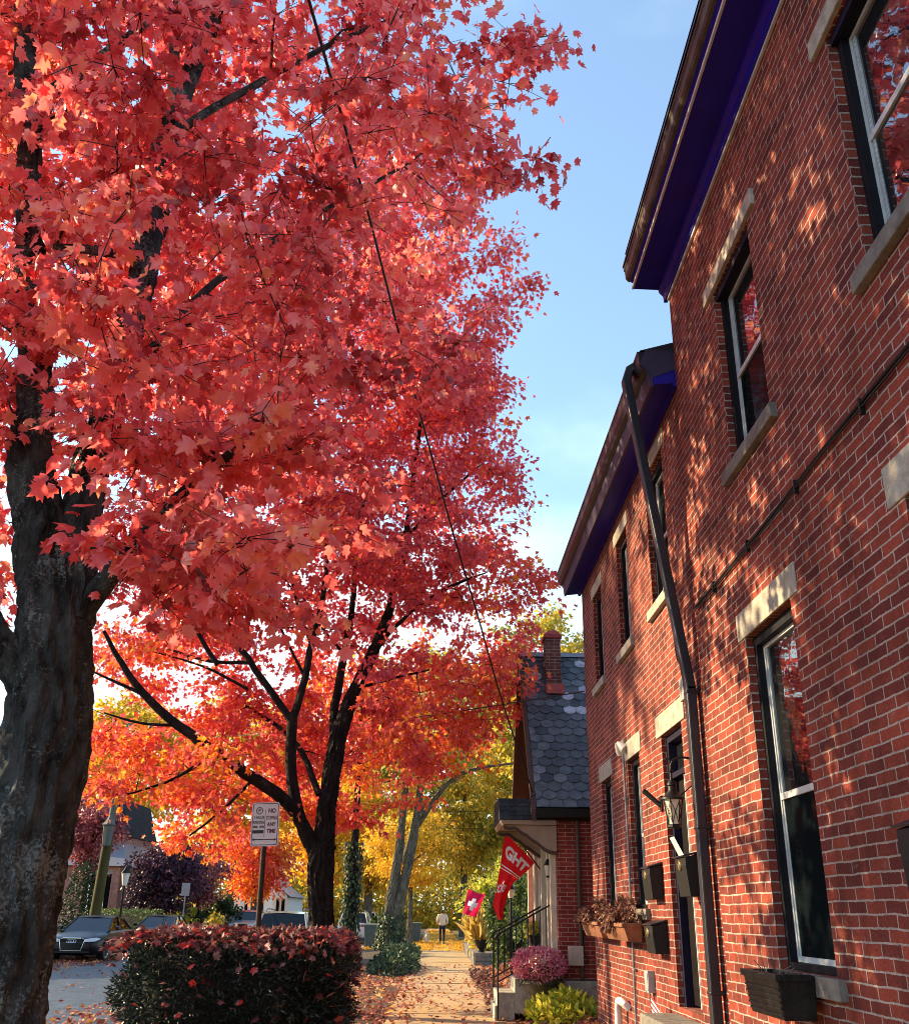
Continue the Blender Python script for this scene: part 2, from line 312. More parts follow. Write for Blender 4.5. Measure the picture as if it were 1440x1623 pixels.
MT['litter'] = leafmat('fallen_leaf', [(0.0, (0.20, 0.035, 0.04)), (0.35, (0.40, 0.09, 0.06)), (0.7, (0.52, 0.22, 0.12)), (1.0, (0.74, 0.40, 0.08))], 0.2, 1.0, 0.5, 0.3)
MT['littergold'] = leafmat('golden_fallen_leaf', [(0.0, (0.60, 0.24, 0.03)), (0.5, (0.80, 0.42, 0.03)), (1.0, (0.86, 0.55, 0.05))], 0.3, 1.0)
MT['hedgetop'] = leafmat('faded_fallen_leaf', [(0.0, (0.07, 0.014, 0.018)), (0.5, (0.16, 0.045, 0.05)), (0.82, (0.33, 0.20, 0.18)), (0.90, (0.55, 0.03, 0.035)), (1.0, (0.72, 0.07, 0.05))], 0.25, 1.0, 0.45, 0.4)
MT['mum'] = leafmat('mum_petal', [(0.0, (0.42, 0.035, 0.12)), (0.5, (0.74, 0.16, 0.28)), (1.0, (0.88, 0.55, 0.55))], 0.3, 1.0)
MT['grassgold'] = leafmat('golden_grass_blade', [(0.0, (0.40, 0.26, 0.06)), (1.0, (0.80, 0.58, 0.16))], 0.35, 1.0)


def carpaint(name, col, metal=0.3):
    M = pm(name, col, 0.28, 0.05, 2, 0.0, metal=metal, spec=0.6, coat=1.0)
    return M


MT['carblack'] = pm('black_car_paint', (0.006, 0.006, 0.009), 0.3, 0.05, 2, 0.0, spec=0.25, coat=0.0)
MT['carsilver'] = carpaint('silver_car_paint', (0.42, 0.44, 0.47), 0.5)
MT['carwhite'] = carpaint('white_car_paint', (0.66, 0.67, 0.68), 0.0)
MT['cartan'] = carpaint('champagne_car_paint', (0.40, 0.34, 0.24), 0.3)
MT['carblue'] = carpaint('pale_blue_car_paint', (0.26, 0.34, 0.42), 0.3)


def slatemat():
    M, n, b = newmat('fish_scale_slate')
    at = n.nodes.new('ShaderNodeAttribute'); at.attribute_name = 'rnd'
    rp = n.nodes.new('ShaderNodeValToRGB'); e = rp.color_ramp.elements
    e[0].position = 0; e[0].color = (0.026, 0.034, 0.042, 1); e[1].position = 0.84; e[1].color = (0.095, 0.112, 0.125, 1)
    x = e.new(0.95); x.color = (0.22, 0.26, 0.31, 1)
    x = e.new(1.0); x.color = (0.36, 0.40, 0.46, 1)
    tcn = n.nodes.new('ShaderNodeTexCoord'); no = n.nodes.new('ShaderNodeTexNoise'); no.inputs['Scale'].default_value = 7; no.inputs['Detail'].default_value = 8
    no.inputs['Roughness'].default_value = 0.7
    mr = n.nodes.new('ShaderNodeMapRange'); mr.inputs[1].default_value = 0.3; mr.inputs[2].default_value = 0.72; mr.inputs[3].default_value = 0.5; mr.inputs[4].default_value = 1.7
    mc = n.nodes.new('ShaderNodeVectorMath'); mc.operation = 'SCALE'
    bp = n.nodes.new('ShaderNodeBump'); bp.inputs['Strength'].default_value = 0.5; bp.inputs['Distance'].default_value = 0.01
    ln = n.links.new
    ln(at.outputs['Fac'], rp.inputs[0]); ln(tcn.outputs['Object'], no.inputs[0]); ln(no.outputs[0], mr.inputs[0])
    ln(rp.outputs[0], mc.inputs[0]); ln(mr.outputs[0], mc.inputs['Scale']); ln(mc.outputs[0], b.inputs['Base Color'])
    ln(no.outputs[0], bp.inputs['Height']); ln(bp.outputs[0], b.inputs['Normal'])
    b.inputs['Roughness'].default_value = 0.5; setspec(b, 0.5)
    return M


MT['slate'] = slatemat()
MT['shingle'] = brick('dark_shingle', (0.03, 0.037, 0.047), (0.045, 0.055, 0.066), (0.008, 0.009, 0.011), bw=0.28, rh=0.075, mort=0.004, wob=0.001, stain=0.2)
MT['paver'] = brick('street_paver', (0.085, 0.125, 0.17), (0.045, 0.066, 0.095), (0.014, 0.018, 0.026), bw=0.26, rh=0.14, mort=0.016, wob=0.02, stain=0.8)

for nd in MT['paver'].node_tree.nodes:
    if nd.type == 'BUMP': nd.inputs['Distance'].default_value = 0.03; nd.inputs['Strength'].default_value = 1.0
    if nd.type == 'TEX_NOISE' and abs(nd.inputs['Scale'].default_value - 1.3) < 0.01: nd.inputs['Scale'].default_value = 2.6
pb = MT['paver'].node_tree.nodes['Principled BSDF']; pb.inputs['Roughness'].default_value = 0.48; setspec(pb, 0.5)

# ------------------------------------------------------------------ objects
ORG = {}


def tag(o, label=None, cat=None, group=None, kind=None):
    if label: o['label'] = label
    if cat: o['category'] = cat
    if group: o['group'] = group
    if kind: o['kind'] = kind
    return o


def thing(name, label, cat, loc=(0, 0, 0), group=None):
    o = bpy.data.objects.new(name, None); COL.objects.link(o); o.location = loc; o.empty_display_size = 0.2
    ORG[o.name] = np.array(loc, float)
    return tag(o, label, cat, group)


def link(o, parent, org):
    COL.objects.link(o)
    ORG[o.name] = np.array(org, float)
    if parent is not None:
        o.parent = parent
    else:
        o.location = org
    return o


def copy_tree(o, parent=None):
    c = o.copy(); COL.objects.link(c); c.parent = parent
    for ch in list(o.children):
        copy_tree(ch, c)
    return c


def boxuv(me):
    n = len(me.loops)
    co_ = np.empty(len(me.vertices) * 3); me.vertices.foreach_get('co', co_); co_ = co_.reshape(-1, 3)
    vi = np.empty(n, int); me.loops.foreach_get('vertex_index', vi)
    nr = np.empty(len(me.polygons) * 3); me.polygons.foreach_get('normal', nr); nr = np.abs(nr.reshape(-1, 3))
    tot = np.empty(len(me.polygons), int); me.polygons.foreach_get('loop_total', tot)
    ax = np.repeat(nr.argmax(1), tot)
    c = co_[vi]
    u = np.where(ax == 0, c[:, 1], c[:, 0]); v = np.where(ax == 2, c[:, 1], c[:, 2])
    l = me.uv_layers.new(name='UVMap'); l.data.foreach_set('uv', np.stack([u, v], 1).ravel())


class MB:
    """collects shapes and links them as ONE mesh object"""

    def __init__(self):
        self.v, self.f, self.r = [], [], []

    def face(self, pts, rnd=0.5):
        b = len(self.v); self.v += [tuple(p) for p in pts]; self.f.append(tuple(range(b, b + len(pts)))); self.r += [rnd] * len(pts)
        return self

    def solid(self, pts, faces, rnd=0.5):
        b = len(self.v); self.v += [tuple(p) for p in pts]; self.f += [tuple(b + i for i in f) for f in faces]; self.r += [rnd] * len(pts)
        return self

    def box(self, x0, x1, y0, y1, z0, z1):
        p = [(x0, y0, z0), (x1, y0, z0), (x1, y1, z0), (x0, y1, z0), (x0, y0, z1), (x1, y0, z1), (x1, y1, z1), (x0, y1, z1)]
        return self.solid(p, [(0, 3, 2, 1), (4, 5, 6, 7), (0, 1, 5, 4), (1, 2, 6, 5), (2, 3, 7, 6), (3, 0, 4, 7)])

    def tube(self, pts, rad, n=8, cap=True):
        pts = [np.array(p, float) for p in pts]
        if not hasattr(rad, '__len__'): rad = [rad] * len(pts)
        b = len(self.v); prev = None
        for i, p in enumerate(pts):
            t = pts[min(i + 1, len(pts) - 1)] - pts[max(i - 1, 0)]; t = t / (np.linalg.norm(t) + 1e-9)
            if prev is None:
                a = np.array([0, 0, 1.0]) if abs(t[2]) < 0.9 else np.array([1.0, 0, 0])
                u = np.cross(t, a)
            else:
                u = prev - t * prev.dot(t)
            u /= (np.linalg.norm(u) + 1e-9); prev = u; v = np.cross(t, u)
            for k in range(n):
                a = 2 * PI * k / n
                self.v.append(tuple(p + rad[i] * (u * math.cos(a) + v * math.sin(a)))); self.r.append(0.5)
        for i in range(len(pts) - 1):
            for k in range(n):
                a, c = b + i * n + k, b + i * n + (k + 1) % n
                self.f.append((a, c, c + n, a + n))
        if cap:
            self.f.append(tuple(b + k for k in reversed(range(n)))); self.f.append(tuple(b + (len(pts) - 1) * n + k for k in range(n)))
        return self

    def cyl(self, p0, p1, r0, r1=None, n=16):
        return self.tube([p0, p1], [r0, r0 if r1 is None else r1], n)

    def lathe(self, c, prof, n=20):
        b = len(self.v)
        for r, z in prof:
            for k in range(n):
                a = 2 * PI * k / n; self.v.append((c[0] + r * math.cos(a), c[1] + r * math.sin(a), c[2] + z)); self.r.append(0.5)
        for i in range(len(prof) - 1):
            for k in range(n):
                a, d = b + i * n + k, b + i * n + (k + 1) % n
                self.f.append((a, d, d + n, a + n))
        self.f.append(tuple(b + k for k in reversed(range(n)))); self.f.append(tuple(b + (len(prof) - 1) * n + k for k in range(n)))
        return self

    def extr_y(self, prof, y0, y1):
        """profile in (x,z), extruded along y, capped"""
        n = len(prof)
        p = [(x, y0, z) for x, z in prof] + [(x, y1, z) for x, z in prof]
        f = [(i, (i + 1) % n, (i + 1) % n + n, i + n) for i in range(n)] + [tuple(reversed(range(n))), tuple(range(n, 2 * n))]
        return self.solid(p, f)

    def extr_x(self, prof, x0, x1):
        n = len(prof)
        p = [(x0, y, z) for y, z in prof] + [(x1, y, z) for y, z in prof]
        f = [(i, (i + 1) % n, (i + 1) % n + n, i + n) for i in range(n)] + [tuple(reversed(range(n))), tuple(range(n, 2 * n))]
        return self.solid(p, f)

    def build(self, name, mat, parent=None, org=None, smooth=False, bevel=0, rnd=False, kind=None):
        me = bpy.data.meshes.new(name)
        if parent is not None:
            org = ORG[parent.name]
        elif org is None:
            org = (0, 0, 0)
        o_ = np.array(org, float)
        me.from_pydata((np.array(self.v) - o_).tolist(), [], self.f); me.update()
        boxuv(me)
        if rnd:
            a = me.attributes.new('rnd', 'FLOAT', 'POINT'); a.data.foreach_set('value', np.array(self.r, float))
        me.materials.append(mat)
        if smooth:
            me.polygons.foreach_set('use_smooth', [True] * len(me.polygons))
        o = link(bpy.data.objects.new(name, me), parent, org)
        if not bevel == 0:
            bm_ = o.modifiers.new('bevel', 'BEVEL'); bm_.width = bevel; bm_.segments = 2; bm_.limit_method = 'ANGLE'
        if smooth and bevel == 0:
            try:
                me.set_sharp_from_angle(angle=math.radians(40))
            except Exception:
                pass
        if kind: o['kind'] = kind
        return o


def fastmesh(name, V, T, mat, parent=None, org=None, rnd=None, smooth=False):
    """V (n,3), T (m,3) triangles"""
    if parent is not None:
        org = ORG[parent.name]
    elif org is None:
        org = (0, 0, 0)
    me = bpy.data.meshes.new(name)
    V = (V - np.array(org)).astype(np.float32)
    me.vertices.add(len(V)); me.vertices.foreach_set('co', V.ravel())
    me.loops.add(T.size); me.loops.foreach_set('vertex_index', T.ravel().astype(np.int32))
    me.polygons.add(len(T)); me.polygons.foreach_set('loop_start', np.arange(0, T.size, 3, dtype=np.int32))
    me.polygons.foreach_set('loop_total', np.full(len(T), 3, dtype=np.int32))
    if smooth: me.polygons.foreach_set('use_smooth', np.ones(len(T), bool))
    me.update(calc_edges=True)
    if rnd is not None:
        a = me.attributes.new('rnd', 'FLOAT', 'POINT'); a.data.foreach_set('value', rnd.astype(np.float32))
    me.materials.append(mat)
    return link(bpy.data.objects.new(name, me), parent, org)


# ------------------------------------------------------------------ leaves
def _fan(out, c=(0, 0.42, 0.0), bend=0.16, droop=0.18):
    V = [(c[0], c[1], 0.03)] + [(x, y, -bend * abs(x) - droop * max(0, y - 0.3) ** 2) for x, y in out]
    n = len(out)
    T = [(0, 1 + i, 1 + (i + 1) % n) for i in range(n)]
    return np.array(V), np.array(T)


_half = [(0.16, -0.03), (0.44, 0.13), (0.30, 0.27), (0.58, 0.50), (0.37, 0.50), (0.40, 0.68), (0.17, 0.62)]
MAPLE = _fan([(0, 0)] + _half + [(0, 1.0)] + [(-x, y) for x, y in reversed(_half)])
_h2 = [(0.40, 0.14), (0.24, 0.32), (0.54, 0.62), (0.18, 0.60)]
MAPLE2 = _fan([(0, 0)] + _h2 + [(0, 1.0)] + [(-x, y) for x, y in reversed(_h2)])
_h3 = [(0.30, 0.28), (0.26, 0.62)]
OVAL = _fan([(0, 0)] + _h3 + [(0, 1.0)] + [(-x, y) for x, y in reversed(_h3)])
NEEDLE = _fan([(0, 0), (0.16, 0.4), (0, 1.0), (-0.16, 0.4)], c=(0, 0.45, 0))


def place_leaves(tmpl, pos, size, axis, normal):
    a = axis / (np.linalg.norm(axis, axis=1, keepdims=True) + 1e-9)
    n = normal - a * (normal * a).sum(1, keepdims=True); n /= (np.linalg.norm(n, axis=1, keepdims=True) + 1e-9)
    s = np.cross(a, n)
    tv, tt = tmpl
    wd = RNG.uniform(0.72, 1.12, (len(pos), 1, 1)); cz = RNG.normal(1.1, 1.1, (len(pos), 1, 1)); sk_ = RNG.normal(0, 0.12, (len(pos), 1, 1))
    tz = tv[None, :, 2:3] * cz + RNG.normal(0, 0.035, (len(pos), len(tv), 1))
    tx = tv[None, :, 0:1] * wd + sk_ * tv[None, :, 1:2]
    V = pos[:, None, :] + size[:, None, None] * (tx * s[:, None] + tv[None, :, 1:2] * a[:, None] + tz * n[:, None])
    T = tt[None] + (np.arange(len(pos)) * len(tv))[:, None, None]
    return V.reshape(-1, 3), T.reshape(-1, 3)


def leaf_obj(name, tmpl, pos, size, axis, normal, col, mat, parent=None, org=None):
    V, T = place_leaves(tmpl, pos, size, axis, normal)
    return fastmesh(name, V, T, mat, parent, org, np.repeat(np.clip(col, 0, 1), len(tmpl[0])))


def rand_dirs(n):
    v = RNG.normal(size=(n, 3)); return v / np.linalg.norm(v, axis=1, keepdims=True)


def blob(name, mat, c, r, n, size, tmpl=OVAL, parent=None, org=None, clumps=0, shell=0.35, boxy=False, droop=0.2, up=0.5, colf=None, noise=0.25):
    """a bushy mass of separate leaves spread through a volume with clumps and gaps"""
    c = np.array(c, float); r = np.array(r, float)
    if boxy:
        p = RNG.uniform(-1, 1, (n, 3))
        k = RNG.integers(0, 3, n); sgn = np.where(RNG.random(n) < 0.5, -1, 1)
        dep = 1 - RNG.random(n) ** 2 * shell
        p[np.arange(n), k] = sgn * dep
        out = np.zeros((n, 3)); out[np.arange(n), k] = sgn
    else:
        out = rand_dirs(n); p = out * (1 - RNG.random(n)[:, None] ** 1.3 * shell)
    if clumps:
        cd = rand_dirs(clumps) * RNG.uniform(0.55, 1.0, (clumps, 1)); cr = RNG.uniform(0.16, 0.34, clumps)
        k = RNG.integers(0, clumps, n); p = cd[k] + rand_dirs(n) * cr[k][:, None] * RNG.random(n)[:, None] ** 0.4
        out = p / (np.linalg.norm(p, axis=1, keepdims=True) + 1e-6)
    ph = np.sin(p[:, 0:1] * 5.1 + 1.3) * np.sin(p[:, 1:2] * 4.3 + 0.4) * np.sin(p[:, 2:3] * 4.7 + 2.1)
    p = p * (1 + noise * ph) + RNG.normal(size=(n, 3)) * 0.03
    pos = c + p * r
    ax = out * 0.6 + RNG.normal(size=(n, 3)) * 0.6; ax[:, 2] -= droop
    nm = RNG.normal(size=(n, 3)) * 0.6 + out * 0.5; nm[:, 2] += up
    col = RNG.random(n) * 0.75 + 0.25 * (0.5 + 0.5 * ph[:, 0]) if colf is None else colf(pos, n)
    return leaf_obj(name, tmpl, pos, size * RNG.uniform(0.65, 1.3, n), ax, nm, col, mat, parent, org)


# ------------------------------------------------------------------ trees
def resample(poly, rad, step=0.25):
    P_, R_ = [np.array(poly[0], float)], [rad[0]]
    for i in range(len(poly) - 1):
        a, b = np.array(poly[i], float), np.array(poly[i + 1], float)
        k = max(1, int(np.linalg.norm(b - a) / step))
        for j in range(1, k + 1):
            P_.append(a + (b - a) * j / k); R_.append(rad[i] + (rad[i + 1] - rad[i]) * j / k)
    return P_, R_


def smooth_poly(p, it=2):
    p = [np.array(q, float) for q in p]
    for _ in range(it):
        p = [p[0]] + [(p[i - 1] + 2 * p[i] + p[i + 1]) / 4 for i in range(1, len(p) - 1)] + [p[-1]]
    return p


def grow(limbs, attract, leafn, leafsize, tmpl, barkmat_, leafmat_, root, colf, spray=0.26, droop=0.55, rough=0.05, twig=0.010, sides=12, flat=0.55, upn=0.7, dens=None, nmv=0.6, clip=None, colv=0.07):
    """limbs: list of (points, radii); every attractor gets a branch from the nearest wood and a spray of leaves"""
    bm_ = MB(); nodes = []; nrad = []
    for li, (pts, rads) in enumerate(limbs):
        p, r = resample(pts, rads, 0.2); p = smooth_poly(p, 3)
        if max(r) < 0.25:
            p = [q + RNG.normal(size=3) * rough * rr for q, rr in zip(p, r)]
        if max(r) > 0.15:                     # stout wood: fine mesh with real bark ridges, burls and hollows
            q_, r_ = resample(p, r, 0.035); q_ = smooth_poly(q_, 2); k0 = len(bm_.v); ns = 56 if max(r) > 0.25 else 36
            bm_.tube(q_, r_, ns)
            A = np.array(bm_.v[k0:]); C = np.repeat(np.array(q_), ns, 0); D = A - C; rl = np.linalg.norm(D, axis=1, keepdims=True); D /= rl + 1e-9
            X_, Y_, Z_ = A.T; an = np.tile(np.arange(ns) * 2 * PI / ns, len(q_))
            low = 0.045 * np.sin(X_ * 7 + Z_ * 2.3) * np.sin(Y_ * 6 + Z_ * 1.7) + 0.05 * np.sin(Z_ * 3.1 + 2 * an) * np.sin(an * 2 + 1)
            rid = np.sin(an * 13 + 2.2 * np.sin(Z_ * 4.0) + 1.5 * np.sin(Z_ * 9 + an * 3)); rid = np.sign(rid) * np.abs(rid) ** 0.6
            fin = RNG.normal(size=len(A)) * 0.006
            off = rl[:, 0] * low + 0.016 * rid * np.minimum(1, rl[:, 0] / 0.2) + 0.006 * np.sin(Z_ * 33 + an * 5) + fin * 0.6
            bm_.v[k0:] = [tuple(v) for v in A + D * off[:, None]]
        else:
            bm_.tube(p, r, sides if r[0] > 0.08 else 8)
        nodes += p; nrad += r
    N = np.array(nodes); R = np.array(nrad)
    d0 = np.array([np.min(np.linalg.norm(N - a, axis=1)) for a in attract])
    lp, la, lc = [], [], []
    for ai in np.argsort(d0):
        a = attract[ai]
        dv = a - N; dist = np.linalg.norm(dv, axis=1)
        cost = dist + 0.55 * np.maximum(0, N[:, 2] - a[2]) + (R < 0.012) * 0.12
        j = int(np.argmin(cost)); s = N[j]; ln_ = dist[j]
        k = max(2, int(ln_ / 0.22)); t = np.linspace(0, 1, k + 1)[:, None]
        bow = np.array([0, 0, 1.0]) * ln_ * 0.13 + RNG.normal(size=3) * ln_ * 0.06
        path = s + (a - s) * t + bow * (4 * t * (1 - t)) * 0.9
        path[1:-1] += RNG.normal(size=(k - 1, 3)) * 0.025
        r0 = min(R[j] * 0.7, 0.008 + 0.013 * ln_); r1 = 0.0045
        rr = r0 + (r1 - r0) * t[:, 0]
        bm_.tube(list(path), list(rr), 5, cap=False)
        N = np.vstack([N, path[1:]]); R = np.concatenate([R, rr[1:]])
        # leaves along the outer stretch and a few side twigs
        n = int(leafn * RNG.uniform(0.6, 1.4) * (1 if dens is None else dens(a)))
        if n <= 0: continue
        ntw = 5
        dirs = rand_dirs(ntw); dirs[:, 2] *= 0.5; tl = RNG.uniform(0.5, 1.5, ntw) * spray * 1.6
        base = path[np.clip((RNG.uniform(0.45, 1.0, ntw) * k).astype(int), 0, k)]
        tips = base + dirs * tl[:, None]
        for q in range(ntw):
            bm_.tube([base[q], (base[q] + tips[q]) / 2 + [0, 0, 0.02], tips[q]], [0.0045, 0.0035, 0.002], 3, cap=False)
        wq = RNG.integers(0, ntw, n); f = RNG.random(n) ** 0.7
        pos = base[wq] + (tips - base)[wq] * f[:, None] + RNG.normal(size=(n, 3)) * np.array([1, 1, flat]) * spray * 0.36
        ax = (pos - base[wq]) + RNG.normal(size=(n, 3)) * 0.25; ax /= np.linalg.norm(ax, axis=1, keepdims=True) + 1e-6
        lp.append(pos); la.append(ax); lc.append(colf(pos, n) + RNG.normal() * colv)
    pos = np.vstack(lp); ax = np.vstack(la); col = np.concatenate(lc)
    if clip is not None:
        ok = clip(pos); pos, ax, col = pos[ok], ax[ok], col[ok]
    n = len(pos)
    ax = ax * 0.8; ax[:, 2] -= droop * RNG.uniform(0.2, 1.8, n)
    nm = RNG.normal(size=(n, 3)) * nmv; nm[:, 2] += upn
    bm_.build('trunk', barkmat_, root, smooth=True)
    leaf_obj('crown', tmpl, pos, leafsize * RNG.uniform(0.6, 1.25, n), ax, nm, col, leafmat_, root)
    return n


def sample_crown(n, box, inside, mind=0.0):
    out = []
    lo, hi = np.array(box[0], float), np.array(box[1], float)
    tries = 0
    while len(out) < n and tries < n * 200:
        p = RNG.uniform(lo, hi); tries += 1
        if not inside(p): continue
        if mind and out and np.min(np.linalg.norm(np.array(out) - p, axis=1)) < mind: continue
        out.append(p)
    return np.array(out)

# ------------------------------------------------------------------ setting: ground
def grid_sheet(name, xs, ys, zf, mat, kind='structure'):
    mb = MB(); nx, ny = len(xs), len(ys)
    for y in ys:
        for x in xs:
            mb.v.append((x, y, zf(x, y))); mb.r.append(0.5)
    for j in range(ny - 1):
        for i in range(nx - 1):
            a = j * nx + i; mb.f.append((a, a + 1, a + 1 + nx, a + nx))
    o = mb.build(name, mat, smooth=True); o['kind'] = kind
    return o


MB().face([(-600, -80, -0.16), (600, -80, -0.16), (600, 900, -0.16), (-600, 900, -0.16)]).build('ground', MT['lawn'], kind='structure')
MB().face([(-13.0, -30, -0.12), (-3.45, -30, -0.12), (-3.45, 260, -0.12), (-13.0, 260, -0.12)]).build('street', MT['paver'], kind='structure')
k = MB()
k.box(-3.45, -3.30, -30, 260, -0.16, 0.012)
k.build('kerb', MT['kerb'], kind='structure')
MB().box(-13.15, -13.0, -30, 260, -0.16, 0.012).build('kerb', MT['kerb'], kind='structure')
# sidewalk: separate worn slabs with joints and slight heave
sw = MB(); y = -6.0; i = 0
while y < 140:
    ln_ = 1.5 + 0.1 * math.sin(i * 2.1); dz = 0.007 * math.sin(i * 3.7); tz = 0.006 * math.sin(i * 1.9)
    x0, x1 = -0.72, 1.52
    a, b = y + 0.008, y + ln_ - 0.008
    sw.solid([(x0, a, -0.1), (x1, a, -0.1), (x1, b, -0.1), (x0, b, -0.1), (x0, a, dz), (x1, a, dz + tz), (x1, b, dz - tz), (x0, b, dz)],
             [(0, 3, 2, 1), (4, 5, 6, 7), (0, 1, 5, 4), (1, 2, 6, 5), (2, 3, 7, 6), (3, 0, 4, 7)])
    y += ln_; i += 1
sw.build('sidewalk', MT['concrete'], bevel=0.006, kind='structure')
# a cross walk of concrete from the kerb to the cottage stoop
MB().box(-3.29, -0.74, 23.6, 25.2, -0.1, 0.004).build('path', MT['concrete'], kind='structure')


def lawnz(x, y):
    return -0.03 + 0.03 * math.sin(x * 2.3 + y * 0.7) + 0.02 * math.sin(y * 1.9)


grid_sheet('tree_lawn', np.linspace(-3.29, -0.735, 8), np.linspace(-10, 140, 160), lawnz, MT['soil'])


def bedz(x, y):
    t = min(1, max(0, (x - 1.53) / 0.45))
    return -0.02 + 0.26 * t * (1 if y < 30 else 0.4) + 0.02 * math.sin(y * 2.1 + x * 3)


grid_sheet('planting_bed', np.linspace(1.53, 2.6, 8), np.linspace(-6, 33.6, 100), bedz, MT['soil'])
grid_sheet('front_gardens', np.linspace(-40, -13.16, 20), np.linspace(-10, 150, 60), lambda x, y: 0.0 + 0.02 * math.sin(x + y), MT['lawn'])

# ------------------------------------------------------------------ houses along the right
WX = 2.2          # facade plane


def facade(x, y0, y1, z0, z1, ops, depth):
    mb = MB()
    ys = sorted({y0, y1, *[o[0] for o in ops], *[o[1] for o in ops]}); zs = sorted({z0, z1, *[o[2] for o in ops], *[o[3] for o in ops]})
    for a, b in zip(ys[:-1], ys[1:]):
        for c, d in zip(zs[:-1], zs[1:]):
            my, mz = (a + b) / 2, (c + d) / 2
            if any(o[0] < my < o[1] and o[2] < mz < o[3] for o in ops): continue
            mb.face([(x, a, c), (x, a, d), (x, b, d), (x, b, c)])
    for a, b, c, d in ops:
        X = x + depth
        mb.face([(x, b, c), (x, b, d), (X, b, d), (X, b, c)])
        mb.face([(x, a, d), (x, a, c), (X, a, c), (X, a, d)])
        mb.face([(x, a, d), (X, a, d), (X, b, d), (x, b, d)])
        mb.face([(x, a, c), (x, b, c), (X, b, c), (X, a, c)])
        mb.face([(X, a, c), (X, a, d), (X, b, d), (X, b, c)])
    return mb


def window(house, x, y0, y1, z0, z1, sill=True, lintel_h=0.2, lint_mat='stone', over=0.13, sill_mat='stonedark', depth=0.24, screen=True, head=None, lint_out=0.012):
    fx = x + 0.056      # frame face
    mb = MB(); t = 0.055; e = 0.004
    mb.box(fx, x + depth - 0.002, y0 + e, y0 + t, z0 + e, z1 - e); mb.box(fx, x + depth - 0.002, y1 - t, y1 - e, z0 + e, z1 - e)
    mb.box(fx, x + depth - 0.002, y0 + t + 0.001, y1 - t - 0.001, z1 - t * 1.3, z1 - e); mb.box(fx, x + depth - 0.002, y0 + t + 0.001, y1 - t - 0.001, z0 + e, z0 + t * 0.8)
    f = mb.build('window', MT['blackframe'], house)
    s = MB(); a, b, c, d = y0 + t + 0.002, y1 - t - 0.002, z0 + t * 0.8 + 0.002, z1 - t * 1.3 - 0.002
    sx0, sx1 = fx + 0.046, fx + 0.080; w_ = 0.026; zm = (c + d) / 2 - 0.02
    s.box(sx0, sx1, a, a + w_, c, d); s.box(sx0, sx1, b - w_, b, c, d)
    s.box(sx0, sx1, a + w_ + 0.001, b - w_ - 0.001, d - w_, d); s.box(sx0 - 0.004, sx1, a + w_ + 0.001, b - w_ - 0.001, zm - 0.02, zm + 0.022)
    s.box(sx0, sx1, a + w_ + 0.001, b - w_ - 0.001, c, c + w_ * 1.3)
    # inner bead lines of the sash
    for q in (0.010, 0.022):
        s.box(sx0 + 0.006, sx1 - 0.006, a + w_ + q, a + w_ + q + 0.006, c + 0.02, d - 0.02); s.box(sx0 + 0.006, sx1 - 0.006, b - w_ - q - 0.006, b - w_ - q, c + 0.02, d - 0.02)
    s.build('sash', MT['sash'], f)
    MB().face([(fx + 0.062, a + w_, zm + 0.02), (fx + 0.062, a + w_, d - w_), (fx + 0.062, b - w_, d - w_), (fx + 0.062, b - w_, zm + 0.02)]).build('pane', MT['glass'], f)
    MB().face([(fx + 0.057, a + w_, c + w_), (fx + 0.057, a + w_, zm - 0.02), (fx + 0.057, b - w_, zm - 0.02), (fx + 0.057, b - w_, c + w_)]).build('insect_screen', MT['glass_low'] if screen else MT['glass'], f)
    lt = MB().box(x - lint_out, x + depth * 0.29, y0 - over, y1 + over, z1 + 0.001, z1 + lintel_h).build('lintel', MT[lint_mat], f, bevel=0.006)
    if sill:
        MB().box(x - 0.05, x + depth * 0.5, y0 - 0.12, y1 + 0.12, z0 - 0.11, z0 - 0.001).build('sill', MT[sill_mat], f, bevel=0.008)
    if head:
        MB().box(x + 0.02, fx - 0.002, y0 + 0.004, y1 - 0.004, z1 - 0.07, z1 - 0.003).build('head_trim', MT[head], f)
    return f


# --- first house -----------------------------------------------------------
h1 = thing('brick_house', 'tall two-storey red brick house with deep navy cornice, nearest on the right', 'house', (WX, 2, 0), 'brick houses along the sidewalk')
ops1 = [(5.77, 6.72, 1.25, 3.41), (3.2, 4.17, 1.25, 3.41), (5.70, 6.62, 4.72, 6.30), (3.15, 4.12, 4.72, 6.34)]
mb = facade(WX, -7, 7.95, -0.15, 7.75, ops1, 0.24)
mb.face([(WX, 7.95, -0.15), (WX, 7.95, 7.75), (11, 7.95, 7.75), (11, 7.95, -0.15)])
mb.face([(WX, -7, -0.15), (WX, -7, 7.75), (11, -7, 7.75), (11, -7, -0.15)]); mb.face([(11, -7, -0.15), (11, -7, 7.75), (11, 7.95, 7.75), (11, 7.95, -0.15)])
mb.build('wall', MT['brick1'], h1)
MB().face([(1.80, -7, 7.76), (11, -7, 8.6), (11, 8.0, 8.6), (1.80, 8.0, 7.76)]).build('roof', MT['darkmetal'], h1)
